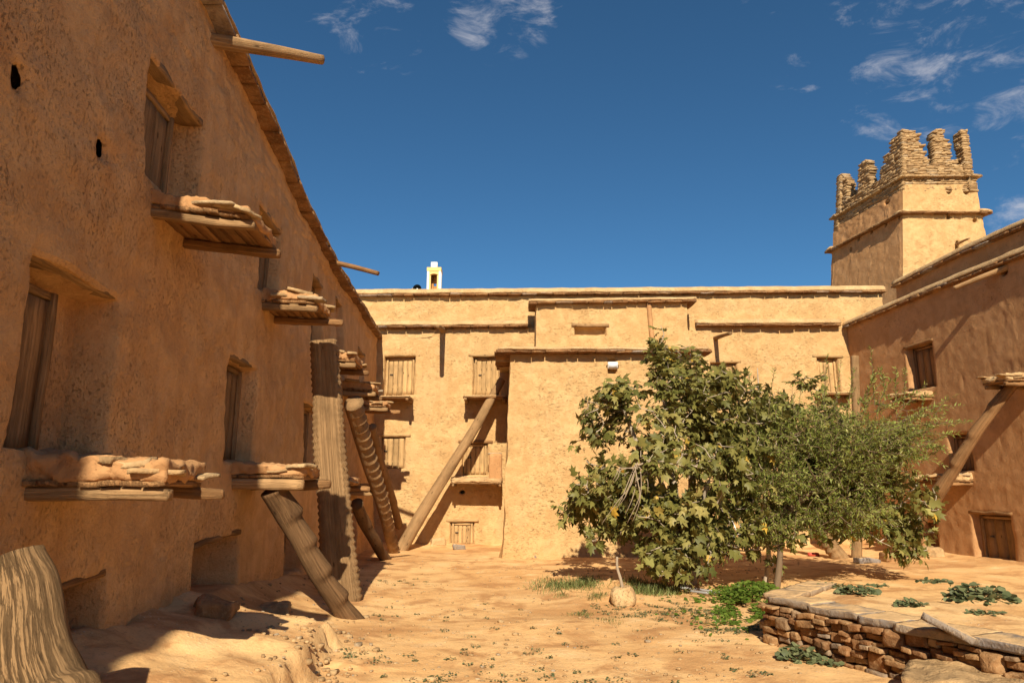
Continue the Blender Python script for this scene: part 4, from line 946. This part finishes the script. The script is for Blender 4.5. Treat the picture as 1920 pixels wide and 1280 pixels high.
stone(862, 1022, (.30, .2, .14), 'grey stone at the sill of the small ground door', SLAB, r=.8)
stone(985, 1043, (.24, .16, .22), 'rough brown stone at the foot of the projecting block', STONE, r=.5); stone(1013, 1045, (.32, .2, .08), 'flat grey stone at the foot of the projecting block', SLAB, r=.9)
stone(1625, 1055, (.5, .24, .12), 'long grey stone on the ground left of the crooked ladder foot', SLAB, r=1.0); stone(1665, 1052, (.3, .24, .2), 'brown round stone against the crooked ladder foot', STONE, r=.5); stone(1738, 1042, (.6, .34, .26), 'broad tan boulder between the two doors of the reddish range', SCHIST, r=.5)
stone(1705, 1030, (.4, .3, .3), 'tan boulder tucked behind the crooked ladder', SCHIST, r=.4)
stone(1545, 1226, (.16, .1, .05), 'small pale stone on bare earth in front of the platform', SCHIST, r=.9)
# pebbles: nobody could count them
mb = MB(); rg = np.random.default_rng(5)
for k in range(1300):
    px, py = rg.uniform(430, 1500), 1050 + 225 * rg.random() ** 1.3; A = atZ(px, py, 0.0)
    if A[0] < LX(A[1]) + .1: continue
    A[2] = G(A[0], A[1]); s_ = rg.uniform(.008, .032) * (2.0 if rg.random() < .05 else 1)
    rbox(mb, A + UP * s_ * .15, (s_ * 1.4, s_, s_ * .7), frame((rg.uniform(-1, 1), rg.uniform(-1, 1), .01)), (2, 2, 2), .9, s_ * .15, 20)
for k in range(170):
    y_ = rg.uniform(3.6, 7.4); x_ = float(LX(y_)) + 1.32 + rg.normal() * .16 + (.1 if rg.random() < .5 else 0); s_ = rg.uniform(.012, .05) * rg.uniform(.5, 1.2)
    rbox(mb, (x_, y_, G(x_, y_) + s_ * .2), (s_ * 1.4, s_, s_ * .8), frame((rg.uniform(-1, 1), rg.uniform(-1, 1), .01)), (2, 2, 2), .5, s_ * .2, 20)
o = mb.build('pebbles', SCHIST); o['kind'] = 'stuff'; o['label'] = 'small pebbles scattered over the bare earth yard'
# clod with a bleached stick
A = gnd(1168, 1122); mb = MB(); rbox(mb, A + UP * .08, (.34, .26, .26), None, (10, 9, 8), .8, .06, 6); o = mb.build('mud_clod', MUD_T); tag(o, 'lump of dry pale mud holding a white stick before the fig tree', 'mud lump')
mb = MB(); tube(mb, [A + UP * .18, A + UP * .32 + np.array([-.02, 0, 0]), A + UP * .46 + np.array([-.07, 0, 0]), A + UP * .60 + np.array([-.06, 0, 0])], [.022, .02, .018, .016], 8, (0, -1, 0), .2, 5, 1, None, .04); o = mb.build('dead_stick', DEADW); tag(o, 'bent bleached stick standing in the dry mud lump', 'stick')
for lab, pts_ in (('grey hose lying on the soil left of the herbs under the fig tree', ((1190, 1101), (1240, 1103), (1290, 1106), (1335, 1112))), ('second shorter grey pipe across the bed right of the fig trunk', ((1283, 1110), (1330, 1116), (1370, 1113)))):
    mb = MB(); tube(mb, [gnd(*p_) + UP * .03 for p_ in pts_], .018, 8, amp=0, res=.05); o = mb.build('garden_hose', PLASTIC); tag(o, lab, 'hose')
A = gnd(1526, 1042); mb = MB(); rbox(mb, A + UP * .04, (.26, .1, .09), None, (6, 4, 3), .7, .02, 8); o = mb.build('plastic_scrap', REDP); tag(o, 'crumpled red plastic scrap on the ground near the stout trunk foot', 'litter')

# ------------------------------------------------------------------ leaves
def leaf_cloud(mb, P, D, Nn, size, tmpl, tris, rnd):
    """P positions, D leaf axis, Nn leaf normal, size; template in (x along leaf, y across, z up)"""
    n_ = len(P); D = D / np.linalg.norm(D, axis=1, keepdims=True); S = np.cross(Nn, D); S /= np.linalg.norm(S, axis=1, keepdims=True) + 1e-9; U_ = np.cross(D, S)
    k = len(tmpl); V = P[:, None] + size[:, None, None] * (tmpl[None, :, :1] * D[:, None] + tmpl[None, :, 1:2] * S[:, None] + tmpl[None, :, 2:] * U_[:, None])
    F = (np.asarray(tris)[None] + (np.arange(n_) * k)[:, None, None]).reshape(-1, 3)
    mb.add(V.reshape(-1, 3), F.tolist(), None, np.repeat(rnd, k))
FT = np.array([(.0, 0, 0), (.02, .18, .02), (.20, .42, -.06), (.36, .20, .04), (.74, .36, -.08), (.66, .14, .03), (1.0, .04, -.16), (.66, -.14, .03), (.74, -.36, -.08), (.36, -.20, .04), (.20, -.42, -.06), (.02, -.18, .02), (.38, 0, .08)])
FTR = [(12, a_, a_ + 1) for a_ in range(0, 11)] + [(12, 11, 0)]; FTR = [(c_, b_, a_) for a_, b_, c_ in FTR]
OT = np.array([(0, 0, 0), (.35, .13, .02), (1, 0, -.05), (.35, -.13, .02)]); OTR = [(0, 2, 1), (0, 3, 2)]
RT = np.array([(0, 0, 0), (.25, .42, .05), (.7, .48, .02), (1, .12, -.08), (1, -.12, -.08), (.7, -.48, .02), (.25, -.42, .05)]); RTR = [(0, 2, 1), (0, 3, 2), (0, 4, 3), (0, 5, 4), (0, 6, 5)]
def in_ellipsoids(n_, ells, rg, shell=.55):
    vol = np.array([e[3] * e[4] * e[5] * (e[6] if len(e) > 6 else 1) for e in ells]); pick = rg.choice(len(ells), n_, p=vol / vol.sum()); out = []
    for k in pick:
        e = ells[k]; d_ = rg.normal(size=3); d_ /= np.linalg.norm(d_); r_ = rg.random() ** (1 / 3.) if rg.random() > shell else rg.uniform(.8, 1.05)
        out.append((e[0] + d_[0] * e[3] * r_, e[1] + d_[1] * e[4] * r_, e[2] + d_[2] * e[5] * r_))
    return np.array(out)
def branch_net(mb, base, limbs, tips, rg, r_tip=.008, k_lim=26, nseg=5):
    nodes = []
    for lb_ in limbs:
        tube(mb, lb_[0], lb_[1], 10, (.3, .2, 1) if abs((np.array(lb_[0][-1]) - np.array(lb_[0][0]))[2]) < .1 else (0, -1, .1), .12, 3, 1, None, .08); pts_ = np.array(lb_[0])
        for a_, b_ in zip(pts_[:-1], pts_[1:]):
            for q in np.linspace(.2, 1, 6): nodes.append(a_ + (b_ - a_) * q)
    nodes = np.array(nodes); sel = rg.permutation(len(tips))
    order = np.argsort(np.linalg.norm(tips - base, axis=1)); NT = list(nodes)
    arr = nodes.copy()
    for i_ in order:
        p = tips[i_]; d2 = np.linalg.norm(arr - p, axis=1) + .35 * np.clip(arr[:, 2] - p[2], 0, 3); j_ = int(np.argmin(d2)); q = arr[j_]; L0 = np.linalg.norm(p - q)
        if L0 < .03: continue
        mid = (p + q) / 2 + np.array([rg.normal() * .05, rg.normal() * .05, -.07 * L0]); rb_ = r_tip * (1 + 1.6 * min(L0, 1.2))
        tube(mb, [q, mid, p], [rb_, rb_ * .75, r_tip * .55], nseg, (.2, .3, 1), 0, 1, 1, None, None, cap=False)
        arr = np.vstack([arr, mid, p])
def fig_tree(label, base, limbs, ells, ntips, seed, size=(.12, .215), per=(6, 11), sun_face=0.3):
    rg = np.random.default_rng(seed); t = thing('fig_tree', label, 'tree', base); tips = in_ellipsoids(int(ntips * 1.7), ells, rg, .6); tips[:, 2] = np.maximum(tips[:, 2], .28); tips = tips[fbm(tips * 1.9, 2, seed) > -.10]; tips = tips[:ntips]; kk_ = rg.random(len(tips)) < .07; cc_ = np.mean([e[:3] for e in ells], axis=0); tips[kk_] += (tips[kk_] - cc_) * np.array([.16, .1, .14])
    mb = MB(); branch_net(mb, base, limbs, tips, rg); mb.build('trunk', BARK, t)
    cen = np.mean([e[:3] for e in ells], axis=0); P, D, Nn, S, R = [], [], [], [], []
    for p in tips:
        out = nrm((p - cen) * np.array([1, 1, .6]) + np.array([0, 0, .5]) + rg.normal(size=3) * .35); sz = rg.uniform(*size) * rg.uniform(.85, 1.1); hue = np.clip(rg.normal(.45, .2), 0, .92)
        a1 = nrm(np.cross(out, [.3, .5, .8])); a2 = np.cross(out, a1)
        for k in range(rg.integers(*per)):
            ph = k * 2.4 + rg.random(); d_ = nrm(a1 * math.cos(ph) + a2 * math.sin(ph) + out * rg.uniform(-.1, .7) - UP * rg.uniform(0, .75)); pet = rg.uniform(.04, .11)
            nn_ = nrm(UP * .35 + out * .55 + rg.normal(size=3) * .55 - sun_dir * .35)
            P.append(p - out * rg.uniform(0, .16) + d_ * pet); D.append(d_); Nn.append(nn_); S.append(sz * rg.uniform(.55, 1.15)); R.append(1.0 if rg.random() < .022 else float(np.clip(hue + rg.normal() * .16, 0, .93)))
    mb = MB(); leaf_cloud(mb, np.array(P), np.array(D), np.array(Nn), np.array(S), FT, FTR, np.array(R)); mb.build('crown', FIG, t, True); print('fig leaves', len(P)); return t
base = gnd(1285, 1095); bx_, by_ = base[0], base[1]
ex = lambda px, py, Y: tuple(atY(px, py, Y))
def limbs_to(base, ends, r0=.11, bow=.15, stem=None):
    out = []; b0 = np.array(base) - UP * .1
    if stem is not None: out.append(([b0, (b0 + stem) / 2 + np.array([.04, 0, 0]), stem], [r0 * 1.2, r0, r0 * .9])); 
    for k, e in enumerate(ends):
        e = np.array(e); b = np.array(stem) if stem is not None else b0 + np.array([.10 * math.cos(k * 2.1), .10 * math.sin(k * 2.1), 0]); m1 = b + (e - b) * .4 + UP * (bow * .6 + .1); m2 = b + (e - b) * .75 + UP * bow
        out.append(([b, m1, m2, e], [r0 * .8, r0 * .6, r0 * .4, r0 * .2]))
    return out
YT = by_
ellsA = [ex(1240, 745, YT) + (.85, .85, .62), ex(1185, 780, YT - .3) + (.80, .8, .62), ex(1330, 760, YT + .2) + (.95, .9, .66), ex(1140, 900, YT - .3) + (.62, .7, .60), ex(1270, 880, YT - .7) + (1.1, .8, .80), ex(1250, 985, YT - .7) + (1.0, .6, .5),
         ex(1400, 860, YT) + (.95, .9, .9), ex(1110, 955, YT - .2) + (.46, .5, .36, 1.6), ex(1240, 665, YT) + (.17, .3, .30, 5), ex(1285, 675, YT + .1) + (.30, .3, .26, 3), ex(1125, 752, YT) + (.34, .4, .2, 1.6), ex(1280, 1045, YT - .9) + (.55, .25, .32, 2.5), ex(1150, 1000, YT - .5) + (.40, .3, .36, 1.6), ex(1360, 985, YT - .4) + (.7, .5, .45, 1.4), ex(1372, 702, YT + .5) + (.2, .2, .22, 3),
         ex(1090, 832, YT) + (.16, .2, .08, 8), ex(1070, 945, YT - .1) + (.22, .2, .12, 5), ex(1440, 780, YT + .4) + (.7, .5, .4)]
endsA = [ex(1150, 900, YT - .4), ex(1170, 770, YT - .2), ex(1240, 700, YT), ex(1300, 740, YT + .3), ex(1390, 800, YT + .2), ex(1330, 900, YT - .8), ex(1230, 880, YT - .8), ex(1420, 900, YT + .5)]
fa = fig_tree('large spreading fig tree with broad lobed leaves before the projecting block', base, limbs_to(base, endsA), ellsA, 980, 3)
# bare bleached branches hanging in its crown
mb = MB(); rg = np.random.default_rng(9)
hub = np.array(ex(1196, 872, YT - 1.25)); tube(mb, [ex(1290, 850, YT - .5), ex(1235, 858, YT - 1.05), hub], [.02, .017, .014], 7, (0, -1, 0), .1, 3, 1, None, .08)
for (x1, y1, x2, y2) in ((1180, 905, 1128, 982), (1165, 890, 1150, 905), (1175, 910, 1155, 955), (1192, 915, 1172, 965), (1178, 925, 1158, 1010 - 60), (1206, 915, 1186, 978), (1212, 890, 1214, 925), (1160, 880, 1148, 902), (1198, 930, 1176, 980)):
    tube(mb, [hub + rg.normal(size=3) * .05, ex(x1 + rg.normal() * 5, y1 + rg.normal() * 5, YT - 1.3 + rg.normal() * .08), ex((x1 + x2) / 2 + 3, (y1 + y2) / 2 - 3, YT - 1.36), ex(x2, y2, YT - 1.3)], [.009, .007, .005, .003], 6, (0, -1, 0), .1, 3, 1, None, .05)
mb.build('bare_branch', DEADW, fa)
baseB = gnd(1433, 1094); YB2 = baseB[1]
ellsB = [ex(1480, 790, YB2 + .6) + (.85, .7, .5), ex(1590, 860, YB2 + .5) + (1.0, .8, .7), ex(1690, 930, YB2 + .2) + (.55, .6, .5), ex(1500, 900, YB2 + .6) + (.9, .7, .6), ex(1465, 1000, YB2 - .3) + (.35, .4, .40, 1.6), ex(1700, 1000, YB2 + .1) + (.28, .3, .32, 1.8), ex(1510, 725, YB2 + .4) + (.35, .35, .22, 2), ex(1600, 960, YB2 + .2) + (.8, .6, .35), ex(1438, 725, YB2 + .6) + (.3, .3, .2), ex(1378, 690, YB2 + .6) + (.12, .15, .22, 3), ex(1540, 985, YB2 + .1) + (.75, .4, .22, 1.5), ex(1445, 1030, YB2 - .3) + (.20, .2, .26, 3), ex(1400, 985, YB2 - .2) + (.35, .3, .28, 1.6), ex(1690, 1010, YB2) + (.24, .25, .30, 2.5), ex(1440, 760, YB2 + .3) + (.55, .4, .3, 1.4)]
endsB = [ex(1470, 800, YB2 + .5), ex(1580, 850, YB2 + .4), ex(1680, 930, YB2 + .2), ex(1500, 900, YB2), ex(1455, 980, YB2 - .2), ex(1420, 690, YB2 + .6)]
fig_tree('slender fig tree with thin leaning stems growing through the olive tree', baseB, limbs_to(baseB, endsB, .038, .15, np.array(ex(1440, 985, YB2 + .1))), ellsB, 640, 8)

def olive_tree(label, base, limbs, ells, ntw, seed, extra):
    rg = np.random.default_rng(seed); t = thing('olive_tree', label, 'tree', base); tips = in_ellipsoids(ntw, ells, rg, .5); cen = np.mean([e[:3] for e in ells], axis=0)
    mb = MB(); sub = tips[rg.permutation(len(tips))[:260]]; branch_net(mb, np.array(base), limbs, np.vstack([sub, [e[0] for e in extra]]), rg, .006, 26, 4)
    P, D, Nn, S, R = [], [], [], [], []
    def twig(p, d_, ln, nl, sz, hue):
        pts_ = [p, p + d_ * ln * .5 + UP * .02, p + d_ * ln - UP * .02 * ln]; tube(mb, pts_, [.005, .004, .002], 4, (.2, .3, 1), 0, 1, 1, None, None, cap=False)
        s1 = nrm(np.cross(d_, [.2, .3, .9]))
        for k in range(nl):
            q = (k + .5) / nl; sg = 1 if k % 2 else -1; rot = rg.uniform(0, 6.28); sdv = s1 * math.cos(rot) + np.cross(d_, s1) * math.sin(rot)
            P.append(p + d_ * ln * q); D.append(nrm(d_ * .7 + sdv * .9)); Nn.append(nrm(UP + rg.normal(size=3) * .6 + np.array([0, -.3, 0]))); S.append(sz * rg.uniform(.7, 1.3)); R.append(float(np.clip(hue + rg.normal() * .2, 0, 1)))
    for p in tips:
        d_ = nrm((p - cen) * np.array([1, 1, .5]) + np.array([.2, 0, .25]) + rg.normal(size=3) * .8); twig(p - d_ * .12, d_, rg.uniform(.22, .50), rg.integers(16, 28), .070, np.clip(rg.normal(.5, .22), 0, .95))
    for a_, b_, nl in extra:
        a_, b_ = np.array(a_), np.array(b_); ln = np.linalg.norm(b_ - a_); twig(a_, (b_ - a_) / ln, ln, nl, .075, .7)
    mb.build('trunk', BARK_D, t); mb = MB(); leaf_cloud(mb, np.array(P), np.array(D), np.array(Nn), np.array(S), OT, OTR, np.array(R)); mb.build('crown', OLIVE, t); print('olive leaves', len(P)); return t
baseO = np.array(ex(1452, 1080, 11.2)); baseO[2] = G(baseO[0], baseO[1]); YO = 11.1
ellsO = [ex(1520, 850, YO) + (.95, .7, .62), ex(1430, 890, YO - .1) + (.65, .6, .55), ex(1610, 840, YO) + (.75, .7, .50), ex(1680, 830, YO + .1) + (.6, .5, .34), ex(1560, 930, YO) + (.85, .6, .38), ex(1420, 960, YO) + (.35, .4, .4), ex(1640, 770, YO + .2) + (.5, .4, .22, .5), ex(1740, 790, YO + .2) + (.42, .4, .16, .5), ex(1500, 770, YO) + (.6, .5, .25, .6), ex(1480, 985, YO) + (.5, .4, .22, 1.5), ex(1590, 970, YO) + (.6, .5, .22, 1.2)]
extra = []
for (xa, ya, xb, yb) in ((1700, 800, 1825, 790), (1700, 770, 1805, 760), (1690, 820, 1800, 812), (1680, 840, 1775, 838), (1660, 730, 1650, 690), (1610, 760, 1650, 690), (1610, 790, 1660, 700), (1545, 760, 1550, 665), (1565, 770, 1578, 670), (1680, 750, 1680, 690), (1695, 760, 1698, 690), (1640, 760, 1633, 650), (1620, 760, 1640, 700), (1700, 850, 1772, 872), (1660, 760, 1720, 735), (1690, 790, 1790, 740), (1590, 770, 1600, 690), (1420, 790, 1402, 690), (1440, 780, 1452, 690)):
    extra.append((ex(xa, ya, YO), ex(xb, yb, YO - .1), 44))
    if xb > 1700: extra.append((ex(xa - 20, ya + 12, YO), ex(xb - 35, yb + 22, YO - .15), 40)); extra.append((ex(xa - 10, ya - 10, YO), ex(xb - 50, yb - 24, YO - .05), 36))
olive_tree('green small-leaved olive tree with long loose shoots right of the big fig', baseO, limbs_to(baseO, [ex(1520, 850, YO), ex(1610, 840, YO), ex(1430, 890, YO), ex(1690, 830, YO), ex(1560, 920, YO)], .045, .12, np.array(ex(1462, 975, 11.2))), ellsO, 1350, 17, extra)

# ------------------------------------------------------------------ herbs, weeds, grass
def weed(center, rx, ry, h, n_, size, label, mat=WEED, seed=0, name='weed', group=None, kind=None):
    rg = np.random.default_rng(seed + 77); th = rg.uniform(0, 6.28, n_); rr = np.sqrt(rg.random(n_)); x = center[0] + rx * rr * np.cos(th); y = center[1] + ry * rr * np.sin(th)
    z = center[2] + h * (1 - rr ** 2) * rg.uniform(.5, 1.1, n_) + .01; P = np.stack([x, y, z], 1); D = np.stack([np.cos(th) + rg.normal(size=n_) * .5, np.sin(th) + rg.normal(size=n_) * .5, rg.normal(size=n_) * .3], 1)
    Nn = np.tile([0, -.25, 1.0], (n_, 1)) + rg.normal(size=(n_, 3)) * .35; mb = MB(); leaf_cloud(mb, P, D, Nn, size * rg.uniform(.6, 1.2, n_), RT, RTR, rg.random(n_) * .95)
    m_ = 26
    for k in rg.permutation(n_)[:m_]: tube(mb, [np.array(center) * [1, 1, 1] + np.array([0, 0, -.01]), (np.array(center) + P[k]) / 2 + UP * h * .2, P[k]], .004, 4, amp=0, cap=False, r=.3)
    o = mb.build(name, mat); 
    if kind: o['kind'] = kind; o['label'] = label
    else: tag(o, label, 'weed', group)
    return o
pz = lambda px, py: atZ(px, py, PZ + .01)
weed(pz(1838, 1124), .30, .24, .12, 260, .07, 'largest round leafy green weed on the earth top of the platform', seed=1)
weed(pz(1608, 1112), .20, .16, .07, 130, .055, 'medium round weed near the left end of the platform top', seed=2)
weed(pz(1706, 1135), .13, .10, .04, 60, .05, 'small flat weed in the middle of the platform top', seed=3)
weed(pz(1750, 1092), .20, .12, .03, 60, .05, 'thin straggling weed at the rear of the platform top', seed=4)
weed(pz(1555, 1100), .18, .08, .03, 46, .045, 'sparse weed behind the left corner of the platform', seed=5)
weed(pz(1850, 1150), .18, .06, .02, 36, .04, 'low strip of weed in front of the largest platform weed', seed=6)
weed(pz(1645, 1099), .16, .05, .02, 30, .04, 'narrow strip of weed behind the medium platform weed', seed=7)
weed(gnd(1500, 1236), .17, .12, .10, 120, .06, 'dark bushy weed at the foot of the rubble platform', seed=8)
weed(gnd(1545, 1246), .12, .08, .04, 40, .05, 'little weed beside the bushy one below the platform', seed=9)
weed(atZ(1780, 1222, .2), .10, .08, .08, 40, .05, 'light green weed growing from the rubble near the pale slab', HERB, seed=10)
# bright herb bed under the trees
rg = np.random.default_rng(21); mb = MB(); P, D, Nn, S, R = [], [], [], [], []
for k in range(3600):
    if k < 2700: px, py = rg.normal(1410, 42), rg.normal(1126, 15)
    else: px, py = rg.normal(1390, 70), rg.normal(1150, 18)
    if py < 1098 or px > 1500 or px < 1230 or fbm(np.array([[px * .03, py * .08, 3.3]]), 3, 5)[0] < -.12: continue
    A = atZ(px, py, 0.0); A[2] = G(A[0], A[1]); hh = .17 * math.exp(-((px - 1412) / 55) ** 2 - ((py - 1122) / 22) ** 2) + .02; ph = rg.uniform(0, 6.28)
    P.append(A + UP * hh * rg.uniform(.4, 1.2)); D.append((math.cos(ph), math.sin(ph), rg.normal() * .2)); Nn.append(np.array([0, -.2, 1]) + rg.normal(size=3) * .35); S.append(rg.uniform(.03, .06)); R.append(rg.random() * .95)
leaf_cloud(mb, np.array(P), np.array(D), np.array(Nn), np.array(S), RT, RTR, np.array(R)); o = mb.build('ground_herbs', HERB); o['kind'] = 'stuff'; o['label'] = 'bright green low herbs covering the soil beside the platform'
# grass tufts and scattered tiny weeds
BT = np.array([(0, .05, 0), (0, -.05, 0), (.6, 0, 0), (1, 0, -.12)]); BTR = [(0, 1, 2), (0, 2, 3), (1, 3, 2)]
P, D, Nn, S, R = [], [], [], [], []
for cxp, cyp, sx, sy, n_, ht in ((1065, 1098, 32, 6, 1100, .09), (1100, 1092, 12, 5, 300, .10), (1215, 1107, 22, 5, 900, .12), (1250, 1110, 14, 4, 300, .1), (1120, 1126, 9, 2.5, 160, .06), (1052, 1117, 8, 2, 90, .05), (1190, 1092, 10, 4, 160, .12), (1090, 1152, 14, 2, 120, .05), (1145, 1168, 14, 4, 110, .04)):
    for k in range(n_):
        A = atZ(rg.normal(cxp, sx), rg.normal(cyp, sy), 0.0); A[2] = G(A[0], A[1]); P.append(A); D.append((rg.normal() * .5, rg.normal() * .5, 1)); Nn.append(rg.normal(size=3)); S.append(ht * rg.uniform(.4, 1.2)); R.append(rg.random())
mb = MB(); leaf_cloud(mb, np.array(P), np.array(D), np.array(Nn), np.array(S), BT, BTR, np.array(R)); o = mb.build('grass', DRYG); o['kind'] = 'stuff'; o['label'] = 'thin grass tufts on the earth near the fig tree'
P, D, Nn, S, R = [], [], [], [], []
spots = [(rg.uniform(700, 1440), 1130 + 150 * rg.random()) for _ in range(85)] + [(rg.normal(1180, 45), rg.normal(1143, 7)) for _ in range(40)] + [(rg.normal(1280, 50), rg.normal(1150, 10)) for _ in range(80)] + [(rg.normal(700, 50), rg.normal(1240, 8)) for _ in range(12)] + [(rg.normal(740, 30), rg.normal(1092, 4)) for _ in range(14)] + [(rg.normal(800, 16), rg.normal(1272, 4)) for _ in range(8)] + [(rg.normal(1400, 40), rg.normal(1183, 4)) for _ in range(40)]
for px, py in spots:
    c = atZ(px, py, 0.0); rr = rg.uniform(.015, .055)
    for k in range(rg.integers(8, 26)):
        ph = rg.uniform(0, 6.28); q = rr * math.sqrt(rg.random()); A = np.array([c[0] + q * 1.3 * math.cos(ph), c[1] + q * math.sin(ph), 0]); A[2] = G(A[0], A[1]) + rg.uniform(.003, .02)
        P.append(A); D.append((math.cos(ph), math.sin(ph), rg.normal() * .2)); Nn.append(np.array([0, 0, 1.]) + rg.normal(size=3) * .3); S.append(rg.uniform(.010, .024)); R.append(rg.random() * .95)
mb = MB(); leaf_cloud(mb, np.array(P), np.array(D), np.array(Nn), np.array(S), RT, RTR, np.array(R)); o = mb.build('ground_weeds', WEED); o['kind'] = 'stuff'; o['label'] = 'tiny flat weeds dotted over the bare yard'
